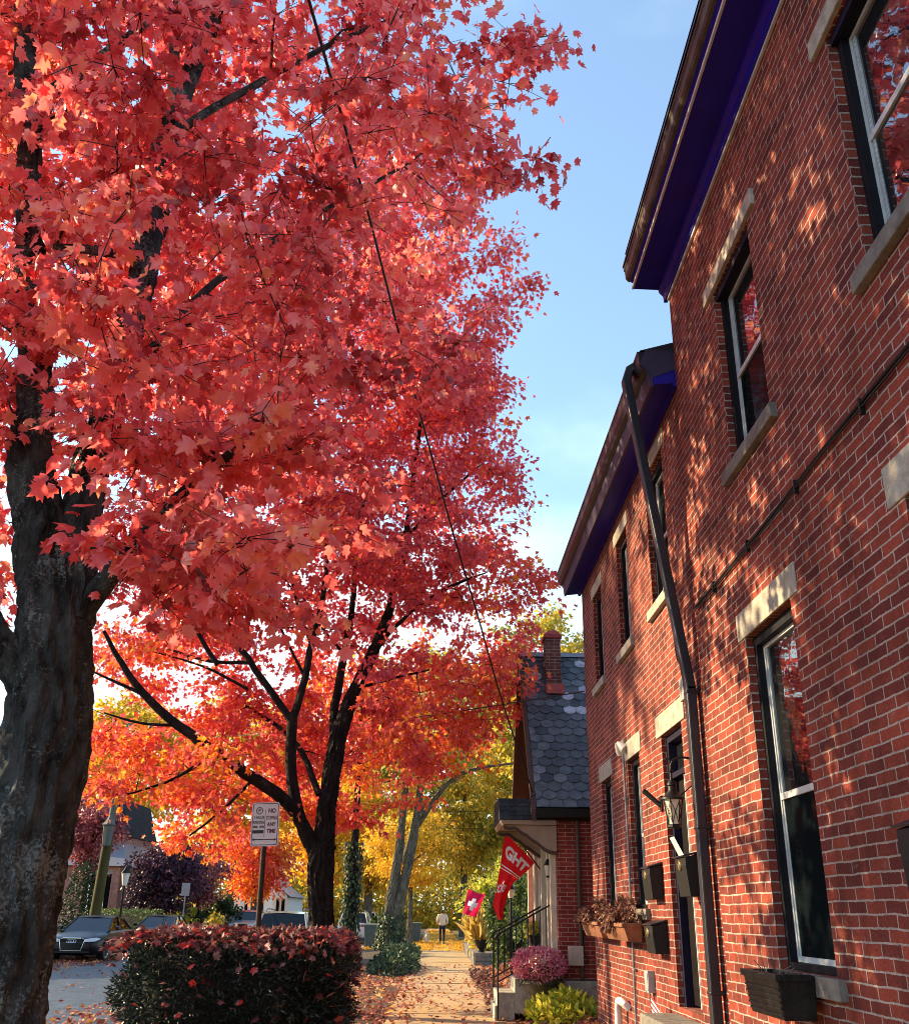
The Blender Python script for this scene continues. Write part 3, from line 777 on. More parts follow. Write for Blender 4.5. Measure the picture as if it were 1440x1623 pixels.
# boxed cornice: bed mould, soffit, fascia
MB().extr_y([(2.199, 7.20), (2.165, 7.20), (2.160, 7.27), (2.125, 7.31), (2.115, 7.35), (1.875, 7.355), (1.875, 7.42), (1.84, 7.44), (1.84, 7.70), (2.199, 7.70)], -7, 8.02).build('cornice', MT['navy'], h1)
MB().extr_y([(1.872, 7.353), (1.855, 7.353), (1.855, 7.385), (1.872, 7.385)], -7, 8.024).build('drip_strip', MT['trimwhite'], h1)
MB().extr_y([(1.838, 7.44), (1.815, 7.455), (1.80, 7.48), (1.795, 7.56), (1.785, 7.575), (1.785, 7.60), (1.838, 7.61)], -7, 8.03).build('gutter', MT['guttermottled'], h1)
MB().extr_y([(1.775, 7.612), (1.775, 7.635), (1.85, 7.645), (1.85, 7.625)], -7, 8.035).build('roof_edge', MT['darkmetal'], h1)
MB().extr_y([(2.197, 7.17), (2.178, 7.17), (2.178, 7.197), (2.197, 7.197)], -7, 7.94).build('bed_strip', MT['trimwhite'], h1)
window(h1, WX, *ops1[0], lintel_h=0.20, over=0.14)
window(h1, WX, *ops1[1], lintel_h=0.22, over=0.16)
window(h1, WX, *ops1[2], lintel_h=0.14, over=0.20, lint_mat='stone', head='navyframe', lint_out=0.03)
window(h1, WX, *ops1[3], lintel_h=0.14, over=0.18, lint_mat='stone', head='navyframe', lint_out=0.03, screen=False)
cb = MB(); pts = [(WX - 0.014, yy, 4.04 + 0.012 * math.sin(yy * 1.7) - 0.015 * (yy - 5)) for yy in np.linspace(-2, 7.9, 30)]
cb.tube(pts, 0.011, 6)
cb.tube([(p[0] - 0.004, p[1], p[2] - 0.028 + 0.006 * math.sin(p[1] * 4)) for p in pts], 0.007, 5)
for yy in (4.4, 5.4, 6.4, 7.3):
    cb.box(WX - 0.028, WX - 0.001, yy, yy + 0.02, 3.98 - 0.015 * (yy - 5), 4.07 - 0.015 * (yy - 5))
cb.build('wall_cable', MT['black'], h1, smooth=True)

# --- second house ----------------------------------------------------------
X2 = WX + 0.018
h2 = thing('brick_house', 'lower red brick house with plum fascia, black door and long downspout, second from the right', 'house', (X2, 11, 0), 'brick houses along the sidewalk')
ops2 = [(8.80, 9.62, 4.50, 5.98), (10.78, 11.46, 4.50, 5.90), (12.72, 13.40, 4.50, 5.80),
        (12.62, 13.34, 1.62, 3.20), (10.78, 11.46, 1.62, 3.22)]
door = (8.83, 9.66, 0.80, 3.20)
mb = facade(X2, 7.952, 14.45, -0.15, 6.45, ops2 + [door], 0.24)
mb.face([(X2, 14.45, -0.15), (X2, 14.45, 6.45), (9, 14.45, 6.45), (9, 14.45, -0.15)]); mb.face([(9, 7.952, -0.15), (9, 7.952, 6.45), (9, 14.45, 6.45), (9, 14.45, -0.15)])
mb.build('wall', MT['brick2'], h2)
MB().solid([(1.875, 7.96, 6.60), (1.875, 14.62, 6.60), (5.5, 14.62, 7.7), (5.5, 7.96, 7.7), (9, 14.62, 6.6), (9, 7.96, 6.6)], [(0, 1, 2, 3), (3, 2, 4, 5), (0, 3, 5), (1, 4, 2)]).build('roof', MT['darkmetal'], h2)
MB().extr_y([(X2 - 0.002, 6.215), (X2 - 0.04, 6.215), (X2 - 0.05, 6.245), (1.985, 6.225), (1.985, 6.585), (X2 - 0.002, 6.585)], 7.96, 14.56).build('soffit', MT['navy'], h2)
fb = MB(); yy = 7.965
while yy < 14.55:                        # fascia boards with butt joints
    y1 = min(14.56, yy + 0.78); fb.extr_y([(1.983, 6.205), (1.955, 6.205), (1.935, 6.40), (1.983, 6.40)], yy, y1 - 0.004); yy = y1
fb.build('fascia', MT['fasciapurple'], h2)
MB().extr_y([(1.933, 6.385), (1.895, 6.40), (1.865, 6.45), (1.86, 6.56), (1.85, 6.575), (1.85, 6.592), (1.933, 6.592)], 7.97, 14.60).build('gutter', MT['darkmetal'], h2)
MB().solid([(X2 - 0.002, 7.952, 6.60), (1.93, 7.955, 6.61), (1.86, 7.955, 6.45), (1.985, 7.955, 6.30), (X2 - 0.002, 7.952, 6.40)], [(0, 1, 2, 3, 4)]).build('eave_return', MT['fasciapurple'], h2)
for o in ops2[:3]:
    window(h2, X2, *o, lintel_h=0.17, over=0.12, sill_mat='stone')
for o in ops2[3:]:
    window(h2, X2, *o, lintel_h=0.21, over=0.13, sill_mat='stonedark')
# downspout: swan neck from the gutter, long raking run, then straight down
ds = MB()


def strap(mb, pts, wy, wx):
    """rectangular pipe along pts"""
    for a, b in zip(pts[:-1], pts[1:]):
        a, b = np.array(a), np.array(b); t = (b - a) / np.linalg.norm(b - a)
        u = np.array([0, 1.0, 0]) - t * t[1]; u /= np.linalg.norm(u); v = np.cross(t, u)
        q = []
        for c in (a - t * 0.02, b + t * 0.02):
            for su, sv in ((-1, -1), (1, -1), (1, 1), (-1, 1)):
                q.append(c + u * su * wy / 2 + v * sv * wx / 2)
        mb.solid(q, [(3, 2, 1, 0), (4, 5, 6, 7), (0, 1, 5, 4), (1, 2, 6, 5), (2, 3, 7, 6), (3, 0, 4, 7)])


strap(ds, [(1.90, 8.22, 6.58), (1.82, 8.23, 6.53), (1.785, 8.24, 6.42), (1.80, 8.24, 6.28), (2.125, 8.14, 3.52), (2.145, 8.14, 3.35), (2.145, 8.14, 0.25)], 0.105, 0.082)
for z in (3.30, 2.2, 1.0):
    ds.box(2.098, X2, 8.08, 8.20, z, z + 0.03)
ds.build('downspout', MT['darkmetal'], h2, bevel=0.012)
# door: black leaf, transom, pale storm-door jamb, oxblood reveal
db = MB(); y0, y1, z0, z1 = door
db.box(X2 + 0.12, X2 + 0.165, y0 + 0.07, y1 - 0.07, z0 + 0.02, z1 - 0.42)
for (c, d) in ((z0 + 0.15, z0 + 0.8), (z0 + 0.95, z1 - 0.55)):
    for (a, b) in ((y0 + 0.13, (y0 + y1) / 2 - 0.03), ((y0 + y1) / 2 + 0.03, y1 - 0.13)):
        db.box(X2 + 0.108, X2 + 0.119, a, b, c, d)
dr = db.build('door', MT['door'], h2, bevel=0.004)
MB().box(X2 + 0.06, X2 + 0.119, y0 + 0.09, y0 + 0.12, z0 + 1.0, z0 + 1.12).build('handle', MT['brass'], dr, bevel=0.004)
MB().box(X2 + 0.125, X2 + 0.15, y0 + 0.07, y1 - 0.07, z1 - 0.36, z1 - 0.08).build('transom', MT['glass'], h2)
fr = MB(); fr.box(X2 + 0.05, X2 + 0.168, y1 - 0.068, y1 - 0.004, z0 + 0.004, z1 - 0.004); fr.box(X2 + 0.05, X2 + 0.168, y0 + 0.07, y1 - 0.07, z1 - 0.076, z1 - 0.004); fr.box(X2 + 0.06, X2 + 0.168, y0 + 0.07, y1 - 0.07, z1 - 0.42, z1 - 0.37)
fr.build('door_frame', MT['navyframe'], h2)
jm = MB(); jm.box(X2 + 0.070, X2 + 0.118, 9.085, 9.10, z0 + 0.02, z1 - 0.43); jm.box(X2 + 0.075, X2 + 0.118, 9.105, 9.135, z0 + 0.02, z1 - 0.43); jm.box(X2 + 0.070, X2 + 0.118, 9.14, 9.155, z0 + 0.02, z1 - 0.43)
MB().box(X2 + 0.080, X2 + 0.106, y0 + 0.06, 9.08, z0 + 0.02, z1 - 0.43).build('side_panel', MT['doorred'], h2)
jm.build('storm_door_jamb', MT['sash'], h2)
MB().box(X2 - 0.012, X2 + 0.08, y0 - 0.16, y1 + 0.18, z1 + 0.001, z1 + 0.21).build('door_lintel', MT['stone'], h2, bevel=0.006)
st = MB(); st.box(X2 - 0.34, X2 - 0.001, y0 - 0.15, y1 + 0.12, 0.1, 0.74); st.box(X2 - 0.66, X2 - 0.341, y0 - 0.15, y1 + 0.12, 0.0, 0.40)
st.build('doorstep', MT['stonedark'], h2, bevel=0.012)
cd = MB(); cd.tube([(X2 - 0.03, 11.55, 3.33), (X2 - 0.02, 11.57, 2.2), (X2 - 0.02, 11.66, 0.45)], 0.013, 8)
for z in (2.8, 1.9, 1.0): cd.box(X2 - 0.036, X2 - 0.001, 11.53, 11.66, z, z + 0.018)
cd.build('conduit', MT['conduit'], h2, smooth=True)
MB().box(X2 - 0.06, X2 - 0.001, 8.42, 8.56, 3.32, 3.52).build('junction_box', MT['greybox'], h2, bevel=0.006)
nb = MB()                                  # loose cable looping by the downspout
lp = [(X2 - 0.03, 8.62 + 0.10 * math.sin(a), 4.0 + 0.30 * math.cos(a)) for a in np.linspace(0.4, 4.2, 14)]
nb.tube(lp, 0.007, 5); nb.build('loose_cable', MT['black'], h2, smooth=True)

# twin flood lamp over the conduit
fl = thing('flood_light', 'small twin security flood lamp high on the brick between the two lower windows', 'lamp', (X2, 11.55, 3.4))
b_ = MB(); b_.box(X2 - 0.035, X2 - 0.001, 11.48, 11.62, 3.33, 3.47); b_.cyl((X2 - 0.03, 11.55, 3.42), (X2 - 0.10, 11.55, 3.45), 0.012); b_.build('base', MT['greybox'], fl, bevel=0.004)
for s_ in (-1, 1):
    b_ = MB(); b_.lathe((0, 0, 0), [(0.012, 0), (0.03, -0.03), (0.055, -0.10), (0.06, -0.14)], 16)
    a = Matrix.Rotation(math.radians(-38), 3, 'Y') @ Matrix.Rotation(math.radians(30 * s_), 3, 'X')
    b_.v = [tuple(a @ Vector(p) + Vector((X2 - 0.10, 11.55 + 0.05 * s_, 3.44))) for p in b_.v]
    hd = b_.build('lamp_head', MT['pvc'], fl, smooth=True)

# mail boxes on the wall ------------------------------------------------------


def mailbox(y0, y1, z0, z1, dep, label, mat='black', letter=False):
    m = thing('mailbox', label, 'mailbox', (X2, y0, z0), 'wall mailboxes')
    b = MB(); b.extr_y([(X2 - 0.001, z0), (X2 - dep * 0.86, z0), (X2 - dep, z1 - 0.10), (X2 - dep, z1 - 0.04), (X2 - 0.001, z1)], y0, y1)
    b.build('body', MT[mat], m, bevel=0.006)
    l_ = MB(); l_.extr_y([(X2 - 0.001, z1 + 0.004), (X2 - dep - 0.015, z1 - 0.036), (X2 - dep - 0.018, z1 - 0.024), (X2 - 0.001, z1 + 0.022)], y0 - 0.012, y1 + 0.012)
    l_.build('lid', MT['darkmetal'], m, bevel=0.003)
    e = MB(); e.cyl((X2 - dep - 0.001, (y0 + y1) / 2, z1 - 0.095), (X2 - dep - 0.010, (y0 + y1) / 2, z1 - 0.095), 0.042, 0.040, 24)
    e.cyl((X2 - dep - 0.010, (y0 + y1) / 2, z1 - 0.095), (X2 - dep - 0.016, (y0 + y1) / 2, z1 - 0.095), 0.030, 0.026, 24)
    e.build('emblem', MT['brass'], m, smooth=True)
    if letter:
        g = MB(); g.solid([(X2 - dep + 0.02, y0 + 0.10, z1 - 0.02), (X2 - dep - 0.05, y0 + 0.12, z1 + 0.13), (X2 - dep - 0.045, y0 + 0.30, z1 + 0.13), (X2 - dep + 0.025, y0 + 0.30, z1 - 0.02)], [(0, 1, 2, 3)])
        o = g.build('envelope', MT['pvc'], None, org=(X2 - dep, y0, z1)); tag(o, 'white envelope sticking out of the open-topped mailbox beside the door lantern', 'letter')
    return m


mailbox(9.98, 10.36, 1.70, 2.02, 0.13, 'black mailbox with brass boss left of the door, upper of two')
mailbox(9.92, 10.30, 1.22, 1.50, 0.15, 'black mailbox with brass boss left of the door, lower of two')
mailbox(8.36, 8.72, 1.70, 2.04, 0.17, 'black mailbox under the wall lantern, stuffed with mail, against the downspout', letter=True)
mailbox(4.20, 4.58, 1.62, 1.97, 0.12, 'black mailbox with round boss between the two lower windows of the tall brick house')

# carriage lantern -----------------------------------------------------------
ln0 = np.array([1.965, 8.28, 2.22])
lt = thing('wall_lantern', 'black carriage lantern with crossed wire guards beside the black front door', 'lantern', tuple(ln0))
b = MB(); b.lathe(ln0, [(0.045, 0), (0.058, 0.008), (0.058, 0.02), (0.05, 0.03)], 6); b.build('base', MT['black'], lt)
b = MB(); b.lathe(ln0, [(0.046, 0.03), (0.062, 0.13), (0.075, 0.225)], 6); b.build('lamp_glass', MT['lampglass'], lt)
b = MB()
for k in range(6):
    a0, a1 = 2 * PI * k / 6, 2 * PI * (k + 1) / 6
    A = lambda a, r, z: ln0 + np.array([r * math.cos(a), r * math.sin(a), z])
    b.tube([A(a0, 0.050, 0.03), A(a0, 0.066, 0.13), A(a0, 0.079, 0.225)], 0.0042, 5)
    b.tube([A(a0, 0.050, 0.035), A((a0 + a1) / 2, 0.060, 0.13), A(a1, 0.079, 0.22)], 0.0026, 4); b.tube([A(a1, 0.050, 0.035), A((a0 + a1) / 2, 0.0605, 0.13), A(a0, 0.079, 0.22)], 0.0026, 4)
b.build('wire_guard', MT['black'], lt)
b = MB(); b.lathe(ln0, [(0.098, 0.226), (0.096, 0.24), (0.062, 0.262), (0.036, 0.30), (0.034, 0.335), (0.042, 0.342), (0.040, 0.36), (0.014, 0.385), (0.012, 0.40)], 18); b.build('cap', MT['black'], lt, smooth=True)
b = MB(); b.tube([ln0 + [0, 0, 0.39], ln0 + [0, 0, 0.50], ln0 + [0.02, 0, 0.55], ln0 + [0.09, -0.01, 0.575], ln0 + [0.24, -0.02, 0.55]], 0.009, 8)
b.tube([ln0 + [0.02, 0, 0.55], ln0 + [-0.03, 0.0, 0.56], ln0 + [-0.06, 0.0, 0.53], ln0 + [-0.045, 0.0, 0.50]], 0.006, 6)
b.lathe(ln0 + np.array([0, 0, 0.44]), [(0.008, 0), (0.02, 0.02), (0.008, 0.04)], 10); b.box(X2 - 0.02, X2 - 0.001, 8.22, 8.32, 2.52, 2.86); b.tube([ln0 + [0.05, -0.01, 0.25], ln0 + [0.24, -0.02, 0.40]], 0.006, 6)
b.build('bracket', MT['black'], lt, smooth=True)
# iron shutter dog / flag socket by the door
fs = thing('flag_socket', 'black iron flag socket sticking out of the brick left of the door', 'bracket', (X2, 9.8, 2.55))
b = MB(); b.box(X2 - 0.02, X2 - 0.001, 9.76, 9.84, 2.50, 2.64); b.cyl((X2 - 0.015, 9.8, 2.55), (X2 - 0.16, 9.88, 2.70), 0.022, 0.026, 12); b.build('socket', MT['black'], fs)

# window boxes ----------------------------------------------------------------


def trough(y0, y1, z0, z1, x1, x0, mat, name, label, cat, group=None, ribs=False, tap=0.05):
    t = thing(name, label, cat, ((x0 + x1) / 2, (y0 + y1) / 2, z0), group)
    b = MB()
    b.solid([(x0 + tap, y0 + tap, z0), (x1, y0 + tap, z0), (x1, y1 - tap, z0), (x0 + tap, y1 - tap, z0), (x0, y0, z1), (x1, y0, z1), (x1, y1, z1), (x0, y1, z1),
             (x0 + 0.03, y0 + 0.03, z1), (x1 - 0.02, y0 + 0.03, z1), (x1 - 0.02, y1 - 0.03, z1), (x0 + 0.03, y1 - 0.03, z1),
             (x0 + 0.035, y0 + 0.035, z1 - 0.05), (x1 - 0.025, y0 + 0.035, z1 - 0.05), (x1 - 0.025, y1 - 0.035, z1 - 0.05), (x0 + 0.035, y1 - 0.035, z1 - 0.05)],
            [(0, 3, 2, 1), (0, 1, 5, 4), (1, 2, 6, 5), (2, 3, 7, 6), (3, 0, 4, 7), (4, 5, 9, 8), (5, 6, 10, 9), (6, 7, 11, 10), (7, 4, 8, 11), (8, 9, 13, 12), (9, 10, 14, 13), (10, 11, 15, 14), (11, 8, 12, 15), (12, 13, 14, 15)])
    b.build('box', MT[mat], t, bevel=0.006)
    r = MB(); r.box(x0 - 0.012, x0 + 0.028, y0 - 0.012, y1 + 0.012, z1 - 0.03, z1 + 0.006); r.box(x0 + 0.029, x1 - 0.02, y0 - 0.012, y0 + 0.026, z1 - 0.03, z1 + 0.006); r.box(x0 + 0.029, x1 - 0.02, y1 - 0.026, y1 + 0.012, z1 - 0.03, z1 + 0.006)
    if ribs:
        for q in range(5):
            z = z0 + 0.02 + q * 0.032; f = tap * (1 - (z - z0) / (z1 - z0))
            r.box(x0 + f - 0.008, x0 + f + 0.01, y0 + f, y1 - f, z, z + 0.012)
    r.build('rim', MT[mat], t, bevel=0.004)
    return t


t = trough(5.97, 6.62, 1.02, 1.25, 2.148, 1.93, 'blackplastic', 'window_box', 'empty black ribbed window box under the lower window of the tall brick house', 'window box', ribs=True, tap=0.03)
tw = MB()
for k in range(26):
    a = RNG.uniform((1.97, 6.02, 1.20), (2.12, 6.55, 1.22)); d = RNG.normal(size=3) * 0.05; tw.tube([a, a + d * 0.5 + [0, 0, 0.03], a + d + [0, 0, 0.035]], [0.004, 0.003, 0.002], 4)
tw.build('dead_stems', MT['polewood'], t)
for (y0, y1, lab) in ((10.84, 12.2, 'brown window box of dried flowers under the lower window nearer the front door'), (12.5, 13.95, 'brown window box of dried flowers under the lower window at the far corner')):
    t = trough(y0, y1, 1.30, 1.47, X2 - 0.055, X2 - 0.26, 'terracotta', 'window_box', lab, 'window box', 'window boxes of dried flowers', tap=0.06)
    cy = (y0 + y1) / 2
    blob('dried_flowers', MT['leafdry'], (X2 - 0.17, cy, 1.57), (0.20, (y1 - y0) / 2 + 0.10, 0.17), 2000, 0.055, OVAL, t, clumps=16, shell=0.8, droop=0.5)

# vent pipe, meter box, little flag
vp = MB(); vp.tube([(2.12, 12.3, 0.1), (2.12, 12.3, 0.52), (2.12, 12.28, 0.60), (2.12, 12.22, 0.655), (2.12, 12.12, 0.66), (2.16, 12.06, 0.63), (2.21, 12.06, 0.59)], [0.042] * 7, 14)
tag(vp.build('vent_pipe', MT['pvc'], None, org=(2.1, 12, 0.2), smooth=True), 'white plastic vent pipe bent like a cane at the foot of the brick wall', 'pipe')
bx = MB(); bx.box(X2 - 0.07, X2 - 0.001, 10.64, 10.82, 0.84, 1.04); bx.box(X2 - 0.076, X2 - 0.0705, 10.66, 10.80, 0.86, 1.02)
tag(bx.build('outlet_box', MT['greybox'], None, org=(X2, 10.7, 0.85), bevel=0.006), 'grey weatherproof outlet box low on the brick left of the doorstep', 'outlet box')
sf = thing('stick_flag', 'tiny red and white striped flag on a stick stuck beside the doorstep', 'flag', (2.05, 10.1, 0.3))
MB().cyl((2.05, 10.1, 0.2), (2.05, 10.1, 0.88), 0.005, 0.005, 6).build('stick', MT['polewood'], sf)
for cname, mt_, ks in (('red_stripe', pm('flag_stripe_red', (0.55, 0.02, 0.04), 0.7, 0.1, 24, 0.0), (0, 2, 4, 6)), ('white_stripe', MT['flagwhite'], (1, 3, 5))):
    b = MB()
    for k in ks:
        for g in range(5):
            f = lambda a, c: (2.052 + 0.011 * a, 10.09 - 0.02 * a + 0.008 * math.sin(a * 1.7), 0.86 - 0.022 * c - 0.02 * a)
            b.solid([f(g, k), f(g + 1, k), f(g + 1, k + 1), f(g, k + 1)], [(0, 1, 2, 3)])
    b.build(cname, mt_, sf)

# --- cottage with the slate roof -------------------------------------------
h3 = thing('brick_cottage', 'small brick cottage with steep fish-scale slate roof and bracketed porch hood', 'house', (2.0, 16.6, 0.2))
X3, Y3, YR, ZR, Y3b = 1.98, 16.6, 18.78, 6.33, 20.95
ZE = 3.04
mb = MB()
mb.face([(X3, Y3, 0.62), (X3, Y3, 3.2), (8, Y3, 3.2), (8, Y3, 0.62)])
mb.face([(X3, Y3, 0.62), (X3, Y3b, 0.62), (X3, Y3b, 3.2), (X3, YR, ZR - 0.1), (X3, Y3, 3.2)])
mb.face([(X3, Y3b, 0.62), (X3, Y3b, 3.2), (8, Y3b, 3.2), (8, Y3b, 0.62)]); mb.face([(8, Y3, 0.62), (8, Y3b, 0.62), (8, Y3b, 3.2), (8, YR, ZR - 0.1), (8, Y3, 3.2)])
mb.build('wall', MT['brick3'], h3)
MB().box(X3 - 0.05, 8.04, Y3 - 0.06, Y3b + 0.05, -0.1, 0.60).build('foundation', MT['stone'], h3, bevel=0.015)
sl = MB(); sx0 = 1.64
dY, dZ = YR - 16.44, ZR - 3.17; SL = math.hypot(dY, dZ); ty, tz = dY / SL, dZ / SL; ny_, nz_ = -tz, ty
for side in (1, -1):
    def Q(x, s, h):
        yy = 16.44 + ty * s + ny_ * h
        if side < 0: yy = 2 * YR - yy
        return (x, yy, 3.17 + tz * s + nz_ * h)
    if side < 0:
        sl.solid([Q(sx0, 0, 0.02), Q(6, 0, 0.02), Q(6, SL, 0.02), Q(sx0, SL, 0.02)], [(0, 1, 2, 3)], 0.4); continue
    sl.solid([Q(sx0, 0, 0.0), Q(8, 0, 0.0), Q(8, SL, 0.0), Q(sx0, SL, 0.0)], [(0, 1, 2, 3)], 0.1)
    rows = 21; ex = SL / rows; tw_ = 0.225
    for r in range(rows):
        off = 0.5 * tw_ * (r % 2); x = sx0 - off
        while x < 4.6:
            xa, xb = max(sx0, x + 0.004 + RNG.uniform(0, 0.004)), x + tw_ - 0.004; s0 = r * ex + RNG.uniform(-0.006, 0.006); s1 = min(SL, s0 + ex * 1.75)
            if xb - xa > 0.05:
                rv = RNG.random()
                near_chim = 2.3 < x < 2.75 and r > 11
                rv = min(1.0, rv * 0.88 + (0.35 if near_chim and RNG.random() < 0.6 else 0.0) + (0.14 if RNG.random() < 0.05 else 0))
                pts = []
                for k in range(9):
                    u = k / 8; xx = xa + (xb - xa) * u; dip = 1.25 * (1 - (2 * (x + tw_ * 0.5 - xx) / tw_) ** 2) if r > 0 else 0.6
                    pts.append((xx, s0 - 0.05 * max(0, dip) + 0.03))
                t0 = 0.030 + RNG.uniform(-0.003, 0.004)
                top = [Q(a, s, t0) for a, s in pts] + [Q(xb, s1, 0.008), Q(xa, s1, 0.008)]
                bot = [Q(a, s, t0 - 0.014) for a, s in pts]
                n = len(top); sl.solid(top + bot, [tuple(range(n))] + [(i, n + i, n + i + 1, i + 1) for i in range(8)], rv)
            x += tw_
sl.build('roof', MT['slate'], h3, rnd=True)
rc = MB(); rc.extr_x([(YR - 0.10, ZR - 0.06), (YR, ZR + 0.05), (YR + 0.10, ZR - 0.06), (YR, ZR - 0.02)], sx0 - 0.01, 6); rc.build('ridge_cap', MT['conduit'], h3)
bb = MB()
for side in (1, -1):
    yA = 16.40 if side > 0 else 2 * YR - 16.40
    bb.solid([(1.56, yA, 2.96), (1.56, yA, 3.14), (1.56, YR, ZR + 0.02), (1.56, YR, ZR - 0.20), (1.635, yA, 2.96), (1.635, yA, 3.14), (1.635, YR, ZR + 0.02), (1.635, YR, ZR - 0.20)],
             [(0, 1, 2, 3), (7, 6, 5, 4), (0, 4, 5, 1), (1, 5, 6, 2), (3, 7, 4, 0)])
    bb.solid([(1.64, yA, 3.02), (X3, yA, 3.02), (X3, YR, ZR - 0.12), (1.64, YR, ZR - 0.12)], [(0, 1, 2, 3)])
bb.build('bargeboard', MT['brownpaint'], h3)
MB().extr_x([(16.36, 3.02), (16.58, 2.98), (16.58, 3.10), (16.42, 3.16), (16.34, 3.15)], 1.62, 6).build('gutter', MT['black'], h3)
ch = MB(); ch.box(2.05, 2.34, 18.20, 18.60, 5.5, 6.52); ch.build('chimney', MT['brickchim'], h3)
cc = MB(); cc.box(2.02, 2.37, 18.17, 18.63, 6.522, 6.58); cc.solid([(2.02, 18.17, 6.582), (2.37, 18.17, 6.582), (2.37, 18.63, 6.582), (2.02, 18.63, 6.582), (2.14, 18.3, 6.70), (2.26, 18.3, 6.70), (2.26, 18.5, 6.70), (2.14, 18.5, 6.70)], [(0, 1, 5, 4), (1, 2, 6, 5), (2, 3, 7, 6), (3, 0, 4, 7), (4, 5, 6, 7)])
cc.build('chimney_cap', pm('red_clay', (0.30, 0.05, 0.045), 0.8, 0.3, 9, 0.2), h3)
MB().box(2.03, 2.37, 18.02, 18.196, 5.40, 5.585).build('chimney_flashing', pm('rusty_flashing', (0.42, 0.10, 0.09), 0.7, 0.2, 9, 0.1), h3)
# porch hood: shingled little gable-end hood on a scalloped bracket
hd = MB(); hd.solid([(1.04, 16.48, 2.98), (1.96, 16.48, 2.98), (1.96, 16.75, 3.34), (1.04, 16.75, 3.34), (1.04, 18.2, 2.98), (1.96, 18.2, 2.98), (1.96, 17.95, 3.34), (1.04, 17.95, 3.34)],
                    [(0, 1, 2, 3), (4, 7, 6, 5), (3, 2, 6, 7), (0, 3, 7, 4), (0, 4, 5, 1)])
hood = hd.build('porch_hood', MT['shingle'], h3)
ev = MB(); ev.extr_y([(1.97, 2.975), (1.055, 2.975), (1.065, 2.94), (1.10, 2.905), (1.97, 2.905)], 16.50, 18.18); ev.build('eave_moulding', MT['tan'], hood)
sc = [(1.975, 2.90), (1.12, 2.90)]
for k in range(15):                        # scalloped lower edge
    u = k / 14; xx = 1.12 + (1.86 - 1.12) * u; zz = 2.885 - 0.37 * max(0, (u - 0.25) / 0.75) - 0.018 * abs(math.sin(u * PI * 4))
    sc.append((xx, zz))
sc += [(1.93, 2.50), (1.975, 2.50)]
for yq in (16.56, 17.98):
    MB().extr_y(list(reversed(sc)), yq, yq + 0.08).build('bracket', MT['tan'], hood)
    ed = MB()
    for a, b_ in zip(sc[1:-1], sc[2:]):
        ed.solid([(a[0], yq - 0.012, a[1] + 0.001), (b_[0], yq - 0.012, b_[1] + 0.001), (b_[0] - 0.012, yq - 0.012, b_[1] - 0.05), (a[0] - 0.012, yq - 0.012, a[1] - 0.05),
                  (a[0], yq + 0.10, a[1] + 0.001), (b_[0], yq + 0.10, b_[1] + 0.001), (b_[0] - 0.012, yq + 0.10, b_[1] - 0.05), (a[0] - 0.012, yq + 0.10, a[1] - 0.05)],
                 [(0, 1, 2, 3), (7, 6, 5, 4), (0, 4, 5, 1), (3, 2, 6, 7)])
    ed.build('bracket_edge', MT['brownpaint'], hood)
dp = MB(); dp.cyl((2.32, 16.57, 0.6), (2.32, 16.57, 2.98), 0.032, 0.032, 10); dp.build('downspout', MT['brownpaint'], h3, smooth=True)
# front trim seen edge-on: cream door surround, posts, shutters, a door lamp
tr = MB()
for (yy, xx, w_) in ((16.78, 1.93, 0.12), (17.02, 1.90, 0.10), (17.95, 1.90, 0.10), (18.35, 1.94, 0.10), (18.6, 1.93, 0.10), (19.4, 1.93, 0.10), (19.7, 1.94, 0.12), (20.7, 1.92, 0.12)):
    tr.box(xx - 0.05, X3 - 0.002, yy, yy + w_, 0.66, 2.88)
tr.build('front_trim', MT['cream'], h3, bevel=0.005)
dk = MB(); dk.box(X3 - 0.03, X3 - 0.003, 17.13, 17.94, 0.66, 2.75); dk.build('front_door', MT['brownpaint'], h3)
for (a, b_) in ((18.46, 18.59), (19.51, 19.69)):
    MB().box(X3 - 0.05, X3 - 0.003, a, b_, 1.1, 2.6).build('shutter', MT['door'], h3)
MB().box(X3 - 0.02, X3 - 0.003, 18.71, 19.39, 1.15, 2.6).build('window', MT['glass'], h3)
lm = thing('porch_lamp', 'small white-glazed porch lamp on the cottage front under the hood', 'lamp', (1.90, 16.95, 2.15))
b = MB(); b.lathe((1.86, 16.95, 2.14), [(0.03, 0), (0.045, 0.10), (0.05, 0.16)], 8); b.build('lamp_glass', MT['lampglass'], lm)
b = MB(); b.lathe((1.86, 16.95, 2.30), [(0.07, 0), (0.05, 0.04), (0.015, 0.10)], 8); b.box(1.86, 1.928, 16.93, 16.97, 2.34, 2.37); b.build('cap', MT['black'], lm); b = MB(); b.lathe((1.86, 16.95, 2.11), [(0.02, 0), (0.04, 0.03)], 8); b.build('base', MT['black'], lm)
lm = thing('post_lantern', 'white-glazed lantern on a dark post in the garden beyond the cottage steps', 'lantern', (1.62, 22.0, 0.1))
b = MB(); b.cyl((1.62, 22, 0), (1.62, 22, 1.85), 0.03, 0.025, 10); b.build('post', MT['black'], lm)
b = MB(); b.lathe((1.62, 22, 1.86), [(0.05, 0), (0.085, 0.17)], 6); b.build('lamp_glass', MT['lampglass'], lm)
b = MB(); b.lathe((1.62, 22, 2.03), [(0.11, 0), (0.05, 0.09), (0.012, 0.16)], 6); b.build('cap', MT['black'], lm)
mt = MB(); mt.box(2.11, 2.345, 16.52, 16.59, 0.82, 1.10)
for q in range(6): mt.box(2.13 + q * 0.036, 2.147 + q * 0.036, 16.512, 16.52, 0.85, 1.07)
